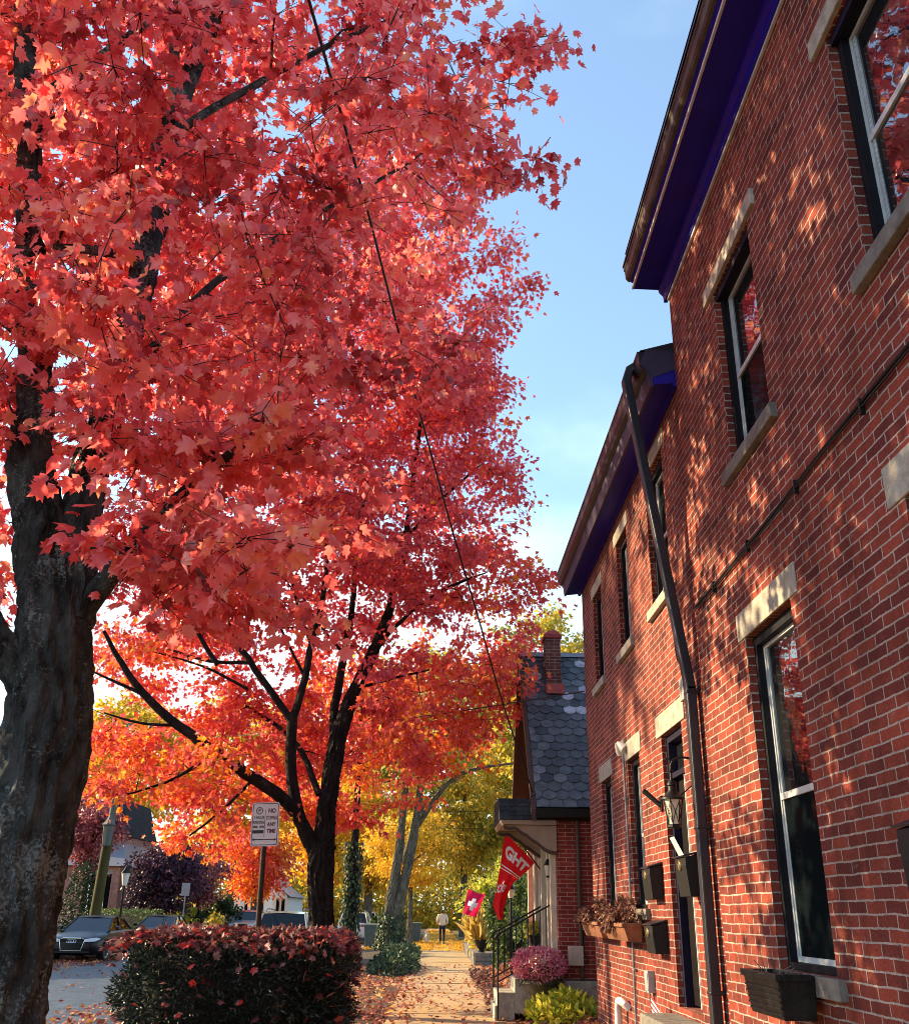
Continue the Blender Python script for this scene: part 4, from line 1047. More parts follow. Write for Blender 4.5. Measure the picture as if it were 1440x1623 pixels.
mtb = mt.build('vent_box', MT['beigebox'], None, org=(2.2, 16.55, 0.82), bevel=0.006); tag(mtb, 'beige louvred vent box on the shaded side wall of the cottage', 'vent box')
cdb = MB(); cdb.tube([(2.36, 16.585, 1.6), (2.36, 16.585, 1.0), (2.42, 16.58, 0.92), (2.40, 16.58, 0.85), (2.345, 16.56, 0.86)], 0.008, 6); cdb.build('cord', MT['black'], mtb)
jb = MB(); jb.box(2.36, 2.50, 16.54, 16.595, 1.33, 1.52); tag(jb.build('junction_box', MT['pvc'], None, org=(2.4, 16.57, 1.4), bevel=0.006), 'small white junction box on the cottage side wall above the vent box', 'junction box')
wb = trough(18.62, 19.45, 1.02, 1.2, X3 - 0.06, X3 - 0.28, 'blackplastic', 'window_box', 'black window box of mixed greens on the cottage front', 'window box', tap=0.03)
blob('foliage', MT['leafyelgrn'], (1.82, 19.0, 1.28), (0.18, 0.5, 0.15), 450, 0.06, OVAL, wb, shell=0.8)

# stoop, steps and iron rails of the cottage
sp = MB(); sp.box(1.30, 1.93, 17.0, 18.1, 0.1, 0.60); sp.box(1.02, 1.299, 17.0, 18.1, 0.0, 0.40); sp.box(0.98, 1.019, 17.0, 18.1, -0.02, 0.21)
tag(sp.build('stoop', MT['stone'], None, org=(1.5, 17.5, 0), bevel=0.012), 'stone stoop with three steps rising to the cottage front door', 'steps')
for yy, lab in ((16.95, 'black iron handrail of the cottage stoop, nearer of the two'), (18.15, 'black iron handrail of the cottage stoop, farther of the two')):
    r = thing('handrail', lab, 'railing', (1.4, yy, 0.1), 'handrails of the cottage stoop')
    b = MB(); b.tube([(0.98, yy, 1.16), (1.03, yy, 1.24), (1.90, yy, 1.70)], 0.014, 8); b.build('top_rail', MT['black'], r, smooth=True)
    b = MB(); b.tube([(1.03, yy, 0.55), (1.90, yy, 1.0)], 0.012, 6); b.build('lower_rail', MT['black'], r, smooth=True)
    b = MB(); b.cyl((1.03, yy, 0.0), (1.03, yy, 1.24), 0.014, 0.014, 8); b.build('post', MT['black'], r)
    for q in range(8):
        xx = 1.13 + q * 0.098; z = 1.24 + (xx - 1.03) * 0.529
        b = MB(); b.cyl((xx, yy, 0.60 + (xx - 1.03) * 0.517), (xx, yy, z), 0.008, 0.008, 6); b.build('baluster', MT['black'], r)

# pots by the stoop
pt = thing('flower_pot', 'dark pot overflowing with pink chrysanthemums at the foot of the cottage steps', 'flower pot', (1.63, 16.35, 0.2))
b = MB(); b.lathe((1.63, 16.35, 0.16), [(0.13, 0), (0.15, 0.03), (0.20, 0.28), (0.235, 0.40), (0.25, 0.41), (0.25, 0.45), (0.22, 0.45), (0.21, 0.40)], 28); b.build('pot', pm('brown_glazed_pot', (0.06, 0.048, 0.04), 0.3, 0.3, 5, 0.05, spec=0.6), pt, smooth=True)
blob('flowers', MT['mum'], (1.62, 16.33, 0.83), (0.42, 0.38, 0.25), 2600, 0.042, OVAL, pt, shell=0.25, up=0.6, droop=-0.2, noise=0.14)
blob('leaves', MT['leafgrn'], (1.63, 16.35, 0.68), (0.36, 0.33, 0.17), 700, 0.05, OVAL, pt, shell=0.6)
pt = thing('planter_block', 'square brown planter half hidden behind the pot of pink chrysanthemums', 'planter', (1.86, 16.25, 0.2))
b = MB(); b.box(1.74, 1.99, 16.36, 16.53, 0.12, 0.58); b.box(1.72, 2.01, 16.34, 16.535, 0.581, 0.62); b.build('box', MT['brownpaint'], pt, bevel=0.008)
blob('plant', MT['leafdry'], (1.88, 16.45, 0.72), (0.16, 0.1, 0.16), 200, 0.06, OVAL, pt, clumps=6)

# retaining wall and urn further on
rw = MB()
for c in range(3):
    yy = 33.9; q = 0
    for (ax, a0, a1) in (('x', 1.32, 2.6), ('y', 34.0, 46.0)):
        p = a0
        while p < a1:
            l_ = RNG.uniform(0.25, 0.5); e = min(a1, p + l_) - 0.012; z0, z1 = c * 0.13 + 0.005, c * 0.13 + 0.125
            if ax == 'x': rw.box(p, e, 33.9, 34.1, z0, z1)
            else: rw.box(1.30 + RNG.uniform(-0.01, 0.01), 1.52, p + 0.12, e + 0.12, z0, z1)
            p += l_
rw.box(1.36, 2.6, 34.0, 46, -0.05, 0.33)
tag(rw.build('retaining_wall', MT['stonedark'], None, org=(1.4, 34, 0), bevel=0.012), 'low stone retaining wall along the sidewalk past the cottage', 'wall')
ur = thing('garden_urn', 'dark urn of golden ornamental grass on the corner of the low stone wall', 'urn', (1.55, 34.4, 0.4))
b = MB(); b.lathe((1.55, 34.3, 0.36), [(0.12, 0), (0.12, 0.04), (0.07, 0.08), (0.16, 0.2), (0.24, 0.36), (0.26, 0.42), (0.22, 0.42)], 20); b.build('urn', MT['black'], ur, smooth=True)
n = 700; pos = np.tile([1.55, 34.3, 0.75], (n, 1)) + RNG.normal(size=(n, 3)) * [0.1, 0.1, 0.03]; axv = RNG.normal(size=(n, 3)) * 0.55; axv[:, 2] = RNG.uniform(0.7, 1.5, n)
leaf_obj('grass_blades', NEEDLE, pos, RNG.uniform(0.4, 1.0, n), axv, RNG.normal(size=(n, 3)), RNG.random(n), MT['grassgold'], ur)

# ------------------------------------------------------------------ big maples on the tree lawn
def px(lst):
    """[(px, py, Y, r), ...] -> points and radii"""
    return [P(a, b, Y=c) for a, b, c, _ in lst], [r for *_, r in lst]


def prof(z, tab):
    return float(np.interp(z, [t[0] for t in tab], [t[1] for t in tab]))


t1 = thing('maple_tree', 'scarlet maple with thick lichen-spotted trunk, nearest on the left', 'tree', (-2.75, 6.6, 0), 'red maples along the sidewalk')
limbs1 = [px(l) for l in [
    [(-36, 1780, 6.6, .40), (-18, 1690, 6.6, .31), (-4, 1600, 6.6, .265), (22, 1447, 6.6, .25), (50, 1320, 6.6, .25), (70, 1220, 6.6, .258), (80, 1120, 6.6, .262), (86, 1030, 6.6, .262), (88, 960, 6.6, .235), (86, 900, 6.6, .19)],
    [(74, 985, 6.6, .185), (64, 890, 6.55, .17), (50, 785, 6.45, .16), (46, 700, 6.4, .14), (56, 560, 6.3, .11), (46, 380, 6.2, .10), (45, 200, 6.1, .085), (35, 0, 6, .07), (20, -250, 6, .04)],
    [(110, 985, 6.6, .18), (118, 890, 6.6, .15), (132, 785, 6.65, .13), (160, 690, 6.7, .12), (188, 600, 6.8, .112), (215, 480, 6.9, .108), (245, 345, 7, .102), (264, 220, 7.1, .098), (302, 110, 7.2, .088), (350, 0, 7.4, .072), (400, -150, 7.6, .05)],
    [(46, 178, 6.1, .065), (74, 148, 6.05, .06), (110, 122, 6.0, .055), (155, 98, 5.9, .05), (205, 72, 5.8, .04), (240, 30, 5.7, .025)],
    [(262, 235, 7.1, .07), (275, 150, 7.0, .06), (275, 60, 6.9, .05), (290, -60, 6.8, .03)],
    [(240, 392, 7.0, .06), (222, 398, 6.9, .06), (180, 402, 6.6, .05), (130, 396, 6.3, .04), (88, 390, 6.0, .025)],
    [(75, 1120, 6.6, .16), (40, 1075, 6.5, .13), (0, 1015, 6.4, .115), (-60, 930, 6.3, .09), (-140, 800, 6.2, .05)],
    [(128, 975, 6.6, .09), (160, 915, 6.5, .075), (205, 855, 6.4, .062), (250, 812, 6.3, .052), (310, 765, 6.2, .042), (390, 700, 6.0, .028)],
    [(185, 610, 6.8, .05), (235, 560, 7.2, .045), (300, 480, 7.6, .04), (400, 400, 8.0, .035), (520, 330, 8.4, .028), (640, 262, 8.6, .018)],
    [(268, 215, 7.1, .05), (340, 170, 7.3, .042), (430, 120, 7.5, .036), (540, 60, 7.7, .028), (680, 10, 7.8, .018)],
]]
RT1 = [(3.0, .9), (3.4, 1.4), (4.1, 2.0), (4.85, 2.4), (5.6, 2.6), (6.15, 2.75), (7, 3.15), (8, 3.65), (9.5, 4.35), (10.6, 4.5), (12, 4.1), (13.5, 3.2), (15, 1.2)]


def in1(p):
    x, y, z = p[0] + 2.55, p[1] - 6.9, p[2]
    if z < 3.0 or z > 15: return False
    a = math.atan2(y, x); r = math.hypot(x, y)
    k = 1.0 + 0.42 * max(0, math.sin(a)) - 0.10 * max(0, -math.sin(a)) + (0.45 if z > 6 else 0.9) * max(0, -math.cos(a))
    R = prof(z, RT1) * k * (1 - 0.5 * max(0, math.cos(a)) * min(1, max(0, (z - 10.3) / 1.4)))
    if y > 0.8 and z < 4.6 + 0.25 * y and x > -1.6: return False
    if z < 4.35 and abs(p[0] + 2.75) < 0.75 and p[1] < 7.2: return False
    wob = 0.86 + 0.16 * math.sin(3 * a + z * 1.7) * math.sin(2 * z + 1)
    return r < R * wob


att = sample_crown(960, [(-8.8, 3.2, 3.0), (2.2, 13.0, 15)], in1, 0.22)
att = np.vstack([att, RNG.uniform((-3.7, 4.3, 4.55), (-1.0, 6.3, 7.3), (44, 3)), RNG.uniform((-2.15, 5.2, 3.35), (-1.0, 7.4, 4.7), (34, 3)), RNG.uniform((-5.4, 6.0, 3.4), (-3.7, 9.0, 5.5), (40, 3))])
grow(limbs1, att, 46, 0.120, MAPLE, MT['bark1'], MT['leaf1'], t1,
     lambda p, n: np.clip(RNG.normal(0.52, 0.22, n) + 0.10 * np.sin(p[:, 0] * 1.3 + p[:, 2] * 0.9), 0, 1), spray=0.27, droop=0.75, rough=0.12, sides=20, upn=0.55, nmv=0.65,
     colv=0.17, dens=lambda a: 1.3 if (a[0] < -2.6 and a[2] > 5.2 and a[1] > 6.5) else 1.0)

t2 = thing('maple_tree', 'red and orange maple with forking dark limbs, second along the sidewalk behind the clipped hedge', 'tree', (-1.8, 17.6, 0), 'red maples along the sidewalk')
limbs2 = [px(l) for l in [
    [(522, 1625, 17.6, .42), (519, 1603, 17.6, .30), (517, 1575, 17.6, .235), (512, 1500, 17.6, .215), (508, 1420, 17.6, .205), (508, 1370, 17.6, .21), (510, 1335, 17.6, .19)],
    [(498, 1352, 17.6, .12), (480, 1300, 17.5, .115), (455, 1268, 17.3, .108), (400, 1235, 17, .10), (340, 1190, 16.8, .09), (280, 1150, 16.7, .08), (225, 1100, 16.6, .066), (190, 1050, 16.5, .05), (165, 1000, 16.4, .03)],
    [(492, 1340, 17.6, .11), (468, 1280, 17.6, .105), (459, 1220, 17.6, .10), (462, 1150, 17.5, .095), (463, 1130, 17.5, .09)],
    [(462, 1145, 17.5, .07), (440, 1108, 17.4, .066), (405, 1062, 17.3, .06), (370, 1010, 17.2, .052), (330, 960, 17.1, .045), (300, 930, 17, .032), (250, 880, 16.8, .02)],
    [(464, 1140, 17.5, .075), (480, 1095, 17.6, .07), (490, 1030, 17.6, .062), (510, 960, 17.6, .05), (520, 880, 17.6, .035), (500, 800, 17.4, .02)],
    [(512, 1350, 17.6, .17), (518, 1280, 17.8, .165), (527, 1210, 17.9, .155), (540, 1150, 18, .14), (562, 1090, 18.1, .115), (592, 1035, 18.2, .10), (613, 980, 18.3, .085), (630, 920, 18.4, .072), (641, 870, 18.5, .06), (655, 760, 18.6, .045), (670, 640, 18.7, .03)],
    [(530, 1205, 17.9, .09), (528, 1130, 18.2, .085), (545, 1040, 18.5, .075), (560, 960, 18.7, .06), (562, 880, 18.8, .045), (580, 780, 18.9, .03)],
    [(505, 1260, 17.7, .06), (480, 1190, 18.2, .055), (440, 1150, 18.8, .045), (390, 1120, 19.3, .03)],
    [(400, 1050, 17.3, .04), (330, 1050, 17.6, .032), (270, 1030, 17.9, .02)],
    [(345, 1053, 17.1, .045), (318, 1015, 17.1, .04), (300, 980, 17.1, .034), (294, 945, 17.1, .022)],
    [(392, 1092, 17.3, .028), (322, 1054, 17.4, .022), (246, 1034, 17.5, .012)],
    [(226, 1100, 16.6, .035), (192, 1085, 16.5, .028), (150, 1066, 16.4, .016)],
    [(280, 1150, 16.7, .03), (225, 1150, 16.6, .024), (165, 1130, 16.5, .014)],
    [(342, 1190, 16.8, .035), (300, 1225, 16.6, .028), (240, 1250, 16.4, .02), (190, 1262, 16.3, .012)],
    [(400, 1236, 17.0, .03), (350, 1290, 16.9, .022), (300, 1325, 16.8, .014)],
    [(370, 1010, 17.2, .03), (352, 950, 17.1, .026), (340, 890, 17.0, .016)],
    [(484, 1075, 17.6, .03), (455, 1020, 17.7, .026), (430, 960, 17.8, .02), (418, 900, 17.8, .012)],
    [(492, 1020, 17.6, .03), (470, 960, 17.4, .024), (458, 900, 17.3, .014)],
    [(562, 1092, 18.1, .035), (620, 1075, 18.0, .028), (680, 1062, 17.8, .018)],
    [(548, 1040, 18.4, .03), (505, 990, 18.6, .024), (470, 930, 18.7, .014)],
    [(600, 1020, 18.2, .045), (660, 960, 17.9, .038), (730, 920, 17.6, .03), (770, 908, 17.4, .012)],
    [(645, 850, 18.5, .04), (710, 780, 18.3, .034), (760, 738, 18.1, .016)],
]]
RT2 = [(3.4, 1.0), (4.2, 2.3), (5.2, 3.4), (6.2, 4.0), (8, 4.0), (9.6, 3.85), (11.2, 4.2), (12.6, 3.7), (14.2, 4.0), (15.6, 3.7), (17.0, 2.6), (18, .6)]


def in2(p):
    x, y, z = p[0] + 1.9, p[1] - 17.9, p[2]
    a = math.atan2(y, x); r = math.hypot(x, y); cl = max(0, -math.cos(a))
    zz = z + 2.2 * cl * (r / 4.0) + 0.9 * max(0, math.sin(a))          # the skirt hangs lower towards the street
    k = 1.0 + 0.10 * max(0, math.cos(a)) + 0.45 * cl + 0.10 * max(0, math.sin(a)) - 0.10 * max(0, -math.sin(a))
    R = prof(zz, RT2) * k
    if zz < 3.4 or z < 2.0: return False
    if z < 7.0 and y < (0.7 if x > -2.2 else -0.9) and x < 0.9 and (z > 4.1 or r < R * 0.5): return False
    wob = 0.88 + 0.15 * math.sin(3 * a + z * 1.3 + 0.6) * math.sin(1.6 * z)
    return r < R * wob


att = sample_crown(1120, [(-8.8, 13.6, 2.0), (3.4, 22.6, 18)], in2, 0.25)


def col2(p, n):
    warm = np.clip((6.2 - p[:, 2]) / 5.5, -0.35, 0.8)
    return np.clip(RNG.normal(0.36, 0.2, n) + 0.40 * warm + 0.10 * np.sin(p[:, 0] * 0.9 + p[:, 1] * 0.7), 0, 1)


grow(limbs2, att, 76, 0.118, MAPLE2, MT['bark2'], MT['leaf2'], t2, col2, spray=0.36, droop=0.6, rough=0.10, sides=16, upn=0.6, colv=0.11, dens=lambda a: 1.3 if a[1] > 18.6 else 0.9)

# ------------------------------------------------------------------ other trees
def small_tree(name, label, x, y, h, cz, rad, rz, n_att, leafn, leafsize, lmat, bark='bark3', tr=0.18, stems=1, lean=0.0, seed=0, colb=0.0, zlow=0.0, group=None, spray=0.5):
    t = thing(name, label, 'tree', (x, y, 0), group)
    lim = []
    for s_ in range(stems):
        dx = (s_ - (stems - 1) / 2) * 0.35
        topx = x + lean + dx * 3; zt = cz + rz * 0.4
        pts = [(x + dx * 0.6, y, -0.1), (x + dx, y, h * 0.12), (x + dx * 1.6 + lean * 0.4, y + 0.1, h * 0.35), (topx, y + 0.2, zt)]
        lim.append((pts, [tr * 1.35, tr, tr * 0.8, tr * 0.15]))
        for q in range(4):
            a = q * 1.6 + s_ + seed; z0 = cz - rz * 0.75 + q * 0.2 * rz; f = min(1, z0 / zt)
            b0 = np.array([x + dx * 1.5 + lean * f, y + 0.15, z0])
            lim.append(([b0, b0 + np.array([math.cos(a), math.sin(a), 0.7]) * rad * 0.35, b0 + np.array([math.cos(a) * 0.75, math.sin(a) * 0.75, 0.75]) * rad], [tr * 0.4, tr * 0.28, 0.02]))

    def ins(p):
        d = (p - np.array([x + lean, y, cz])) / np.array([rad, rad, rz])
        q = np.linalg.norm(d)
        return q < 1 - 0.2 * (0.5 + 0.5 * math.sin(5 * d[0] + seed) * math.sin(4 * d[2] + 2 * seed) * math.sin(4 * d[1])) and q > 0.3 and p[2] > zlow
    at = sample_crown(n_att, [(x + lean - rad, y - rad, cz - rz), (x + lean + rad, y + rad, cz + rz)], ins)
    grow(lim, at, leafn, leafsize, OVAL, MT[bark], MT[lmat], t, lambda p, n: np.clip(RNG.normal(0.5 + colb, 0.24, n) + 0.15 * np.sin(p[:, 0] + p[:, 2]), 0, 1), spray=spray, droop=0.5, sides=10, upn=0.5)
    return t


# ivy-clad trunk
iv = small_tree('tree', 'dark tree whose trunk is wrapped in ivy, third along the sidewalk', -2.55, 32.0, 8, 7.6, 2.6, 2.6, 90, 80, 0.17, 'leaf2', 'bark2', 0.17, seed=1, colb=0.2)
V = []
n = 1500; a = RNG.uniform(0, 2 * PI, n); z = RNG.uniform(0, 3.6, n); rr = 0.22 + RNG.random(n) * 0.12 + 0.10 * np.maximum(0, 1 - z)
pos = np.stack([-2.55 + rr * np.cos(a), 32 + rr * np.sin(a), z], 1); nv = np.stack([np.cos(a), np.sin(a), 0.3 + 0 * a], 1) + RNG.normal(size=(n, 3)) * 0.3
axv = RNG.normal(size=(n, 3)) * 0.4; axv[:, 2] -= 1
leaf_obj('ivy', OVAL, pos, RNG.uniform(0.07, 0.13, n), axv, nv, RNG.random(n) * 0.8, MT['leafivy'], iv)
ts = small_tree('tree', 'grey two-stemmed tree with long bare limbs and golden leaves', -1.85, 46.5, 12, 10.2, 4.3, 3.9, 170, 74, 0.21, 'leafyelgrn', 'bark3', 0.24, stems=2, lean=1.2, seed=2, colb=0.12, zlow=5.8, spray=0.6)
b = MB()
for pts in ([(660, 1310, 47, .16), (690, 1265, 46.5, .12), (720, 1228, 46, .09), (770, 1215, 45.5, .065), (850, 1206, 45, .04)], [(660, 1305, 47, .12), (672, 1270, 47.5, .09), (705, 1240, 48, .06), (735, 1235, 48.5, .035)], [(641, 1370, 47, .2), (655, 1320, 47, .17), (662, 1295, 47, .13), (664, 1240, 47.3, .09), (668, 1180, 47.6, .05)]):
    p, r = px(pts); b.tube(smooth_poly(resample(p, r, 0.4)[0]), resample(p, r, 0.4)[1], 8)
b.build('limb', MT['bark3'], ts, smooth=True)
n = 1200; a = RNG.uniform(0, 2 * PI, n); z = RNG.random(n) ** 1.6 * 1.5; rr = 0.3 + RNG.random(n) * 0.2 + 0.3 * np.maximum(0, 0.7 - z)
pos = np.stack([-1.85 + rr * np.cos(a) * 1.3, 46.5 + rr * np.sin(a), z], 1)
leaf_obj('ivy', OVAL, pos, RNG.uniform(0.09, 0.17, n), RNG.normal(size=(n, 3)) + [0, 0, -0.6], np.stack([np.cos(a), np.sin(a), 0.4 + 0 * a], 1), RNG.random(n), MT['leafivy'], ts)
small_tree('tree', 'small golden street tree with slim pale trunk beside the walker', -1.3, 56, 6, 4.9, 2.9, 2.3, 130, 74, 0.17, 'leafyel', 'bark3', 0.15, seed=3, colb=0.05)
bgrp = 'trees massed at the end of the street'
for i, (nm, lab, x, y, h, cz, rad, rz, na, ln_, ls, lm, cbv) in enumerate([
    ('tree', 'tall olive-gold tree rising behind the cottage roof', 6.8, 62, 21, 13.5, 5.2, 7.5, 260, 70, 0.30, 'leafyelgrn', 0.08),
    ('tree', 'bright yellow tree behind the second red maple', -4.2, 66, 13, 7.4, 3.9, 5.4, 200, 70, 0.27, 'leafyel', 0.15),
    ('tree', 'broad yellow-green tree over the far end of the sidewalk', 2.2, 78, 17, 10.5, 5.6, 7.2, 280, 70, 0.32, 'leafyelgrn', 0.28),
    ('tree', 'lemon yellow tree across the street behind the utility pole', -23, 74, 17, 11.6, 5.6, 5.4, 220, 70, 0.34, 'leafyel', 0.0),
    ('tree', 'orange-gold tree past the parked cars at the end of the street', -9.5, 92, 15, 8.4, 5.0, 6.0, 200, 70, 0.34, 'leafyel', 0.35),
    ('tree', 'green-gold tree far down the sidewalk', 5.5, 96, 18, 10, 6.0, 8.0, 240, 70, 0.36, 'leafyelgrn', -0.05),
    ('tree', 'tall yellow tree behind the second red maple, across the street', -16.5, 84, 20, 12.5, 6.8, 7.5, 260, 70, 0.36, 'leafyel', 0.1),
    ('tree', 'russet tree beside the white gabled house', -13.5, 78, 8, 4.9, 2.8, 3.0, 110, 70, 0.26, 'leaf2', 0.1),
]):
    small_tree(nm, lab, x, y, h, cz, rad, rz, na, ln_, ls, lm, 'bark3', 0.26, seed=i + 4, colb=cbv, group=None, spray=0.75)
fw = blob('far_woods', MT['leafyel'], (-2, 128, 5.5), (36, 8, 7.5), 26000, 0.6, OVAL, shell=0.9, clumps=150)
tag(fw, kind='stuff')
fw = blob('far_thicket', MT['leafyelgrn'], (-2, 116, 2.2), (34, 4, 3.6), 22000, 0.42, OVAL, shell=0.9, clumps=110, colf=lambda p, n: np.clip(RNG.normal(0.6, 0.3, n), 0, 1))
tag(fw, kind='stuff')

small_tree('tree', 'tall gold tree added out of view across the street to shade the brick wall', -19.5, 20.4, 18, 15.0, 3.0, 3.6, 72, 60, 0.34, 'leafyel', 'bark3', 0.28, seed=20, spray=0.7)  # unseen tree, added so its crown shades the nearest brick house

# bushes on the right beyond the cottage
bs = thing('shrub', 'tall sunlit lime-yellow shrub spilling over the low stone wall', 'shrub', (2.1, 36.5, 0.3))
blob('foliage', MT['leaflime'], (2.2, 36.6, 1.75), (1.15, 2.4, 1.65), 5200, 0.15, OVAL, bs, clumps=40, shell=0.8)
b = MB()
for q in range(9): b.tube([(2.2 + 0.1 * math.cos(q), 36.4 + 0.3 * math.sin(q), 0.2), (2.2 + 0.4 * math.cos(q), 36.4 + 0.9 * math.sin(q), 1.5), (2.2 + 0.8 * math.cos(q), 36.4 + 1.8 * math.sin(q), 2.8)], [0.03, 0.02, 0.008], 6)
b.build('stems', MT['bark2'], bs)
bs = thing('shrub', 'dark green shrub behind the large red and white banner', 'shrub', (2.2, 27, 0.2))
blob('foliage', MT['leafgrn'], (2.15, 27.5, 1.55), (0.72, 1.6, 1.3), 3600, 0.13, OVAL, bs, clumps=30, shell=0.8, colf=lambda p, n: np.clip(RNG.normal(0.75, 0.25, n), 0, 1))
b = MB()
for q in range(7): b.tube([(2.15, 27.4, 0.2), (2.15 + 0.3 * math.cos(q), 27.4 + 0.8 * math.sin(q), 2.0)], [0.03, 0.01], 6)
b.build('stems', MT['bark2'], bs)
bs = thing('shrub', 'golden feathery shrub below the small crimson flag', 'shrub', (1.75, 38.5, 0.3))
blob('foliage', MT['grassgold'], (1.75, 38.2, 0.85), (0.55, 1.6, 0.62), 2200, 0.2, NEEDLE, bs, shell=0.9, clumps=26)
bs = thing('shrub', 'low yellow-green leafy plant at the sidewalk edge in front of the cottage', 'plant', (1.95, 15.6, 0.1))
n = 1500; th = RNG.uniform(0, 2 * PI, n); rd = RNG.random(n) ** 0.6
pos = np.stack([1.93 + 0.56 * rd * np.cos(th), 15.55 + 0.9 * rd * np.sin(th), 0.16 + RNG.random(n) * 0.38 * (1.05 - rd * 0.7)], 1)
axv = np.stack([np.cos(th) * 0.5, np.sin(th) * 0.5, RNG.uniform(0.2, 1.2, n)], 1) + RNG.normal(size=(n, 3)) * 0.35
leaf_obj('foliage', OVAL, pos, RNG.uniform(0.06, 0.15, n), axv, RNG.normal(size=(n, 3)) * 0.5 + [0, 0, 0.6], RNG.random(n), MT['leaflime'], bs)
bs = thing('shrub', 'dark bushy shrub hiding the base of the small golden street tree', 'shrub', (-2.4, 57, 0))
blob('foliage', MT['leafgrn'], (-2.6, 57.5, 0.8), (1.1, 1.2, 0.9), 1300, 0.16, OVAL, bs, clumps=14, shell=0.8)

# ivy mounds on the tree lawn
for (x, y, rx, ry, rz, n, lab) in ((-1.15, 31.5, 0.72, 3.6, 0.30, 3600, 'glossy ivy mound sprawling to the sidewalk edge beyond the hedge'), (-1.25, 41.5, 0.72, 3.5, 0.32, 2600, 'taller ivy mound at the foot of the two-stemmed tree')):
    b_ = thing('ivy_mound', lab, 'ivy', (x, y, 0), 'ivy mounds on the tree lawn')
    blob('foliage', MT['leafivy'], (x, y, 0.08), (rx, ry, rz), n, 0.11, OVAL, b_, shell=0.3, up=0.8, clumps=0)

# ------------------------------------------------------------------ clipped hedge with fallen leaves on top
hx0, hx1, hy0, hy1, hz = -3.42, -0.97, 11.0, 13.9, 1.27
hg = thing('hedge', 'dark clipped yew hedge topped with fallen red leaves', 'hedge', ((hx0 + hx1) / 2, (hy0 + hy1) / 2, 0))
hc = np.array([(hx0 + hx1) / 2, (hy0 + hy1) / 2, 0.72]); hr = np.array([(hx1 - hx0) / 2, (hy1 - hy0) / 2, 0.56])


def superell(u):
    """direction -> point on a rounded box"""
    q = 3.3
    s_ = (np.abs(u[:, 0]) ** q + np.abs(u[:, 1]) ** q + np.abs(u[:, 2]) ** q) ** (-1 / q)
    return u * s_[:, None]


n = 34000; u = RNG.uniform(-1, 1, (n, 3)); kk = RNG.integers(0, 3, n); u[np.arange(n), kk] = np.sign(u[np.arange(n), kk])
sf_ = superell(u); lump = 1 + 0.05 * np.sin(sf_[:, 0] * 7 + 1) * np.sin(sf_[:, 1] * 8) + 0.05 * np.sin(sf_[:, 2] * 6 + sf_[:, 0] * 5)
pos = hc + sf_ * hr * (lump - 0.16 * RNG.random(n) ** 1.6)[:, None] + RNG.normal(size=(n, 3)) * 0.018
keep = ~((pos[:, 2] < 0.32) & (RNG.random(n) < 0.55)); pos, u2 = pos[keep], u[keep]; n = len(pos)
axv = u2 * 0.8 + RNG.normal(size=(n, 3)) * 0.6; axv[:, 2] += 0.2
leaf_obj('foliage', NEEDLE, pos, RNG.uniform(0.04, 0.085, n), axv, RNG.normal(size=(n, 3)) + u2 * 0.5, RNG.random(n) ** 1.6, MT['leafdk'], hg)
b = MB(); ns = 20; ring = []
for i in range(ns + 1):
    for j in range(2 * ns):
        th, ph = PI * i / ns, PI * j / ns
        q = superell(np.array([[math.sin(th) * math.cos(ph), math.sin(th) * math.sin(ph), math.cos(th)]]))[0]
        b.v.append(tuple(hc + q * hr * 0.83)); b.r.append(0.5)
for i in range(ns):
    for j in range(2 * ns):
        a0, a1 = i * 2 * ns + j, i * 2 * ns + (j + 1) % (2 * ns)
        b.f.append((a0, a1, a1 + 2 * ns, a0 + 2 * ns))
b.build('dark_core', pm('hedge_core_shade', (0.012, 0.014, 0.011), 0.95, 0.4, 20, 0.5), hg, smooth=True)  # solid dark core, coloured as the shade inside the hedge
b = MB()
for q in range(34):
    x, y = RNG.uniform(hx0 + 0.2, hx1 - 0.1), RNG.uniform(hy0 + 0.15, hy1 - 0.2)
    b.tube([(x, y, -0.1), (x + RNG.normal() * 0.08, y + RNG.normal() * 0.08, 0.25), (x + RNG.normal() * 0.15, y + RNG.normal() * 0.15, 0.6)], [0.022, 0.016, 0.008], 5)
b.build('stems', MT['bark2'], hg)
n = 1650; x = RNG.uniform(hx0 - 0.02, hx1 + 0.02, n); y = hy0 + (hy1 - hy0) * RNG.random(n) ** 1.25
edge = np.minimum(1, np.minimum(np.minimum(x - hx0, hx1 - x), np.minimum(y - hy0, hy1 - y)) / 0.28)
z = hz + 0.02 - 0.14 * (1 - np.clip(edge, 0, 1)) ** 2 + RNG.random(n) * 0.05
pos = np.stack([x, y, z], 1)
ns_ = 80; xs = RNG.uniform(hx0, hx1, ns_); zs = 0.2 + 1.0 * RNG.random(ns_) ** 0.5
pos = np.vstack([pos, np.stack([xs, np.full(ns_, hy0 - 0.02) + RNG.normal(size=ns_) * 0.03, zs], 1), np.stack([np.full(40, hx1 + 0.03), RNG.uniform(hy0, hy1, 40), RNG.uniform(0.3, 1.2, 40)], 1)]); n = len(pos)
axv = RNG.normal(size=(n, 3)); axv[:, 2] *= 0.45; nm = RNG.normal(size=(n, 3)) * 0.55; nm[:, 2] += 0.8
o = leaf_obj('fallen_leaves', MAPLE, pos, RNG.uniform(0.065, 0.115, n), axv, nm, RNG.random(n), MT['hedgetop'])
tag(o, kind='stuff')

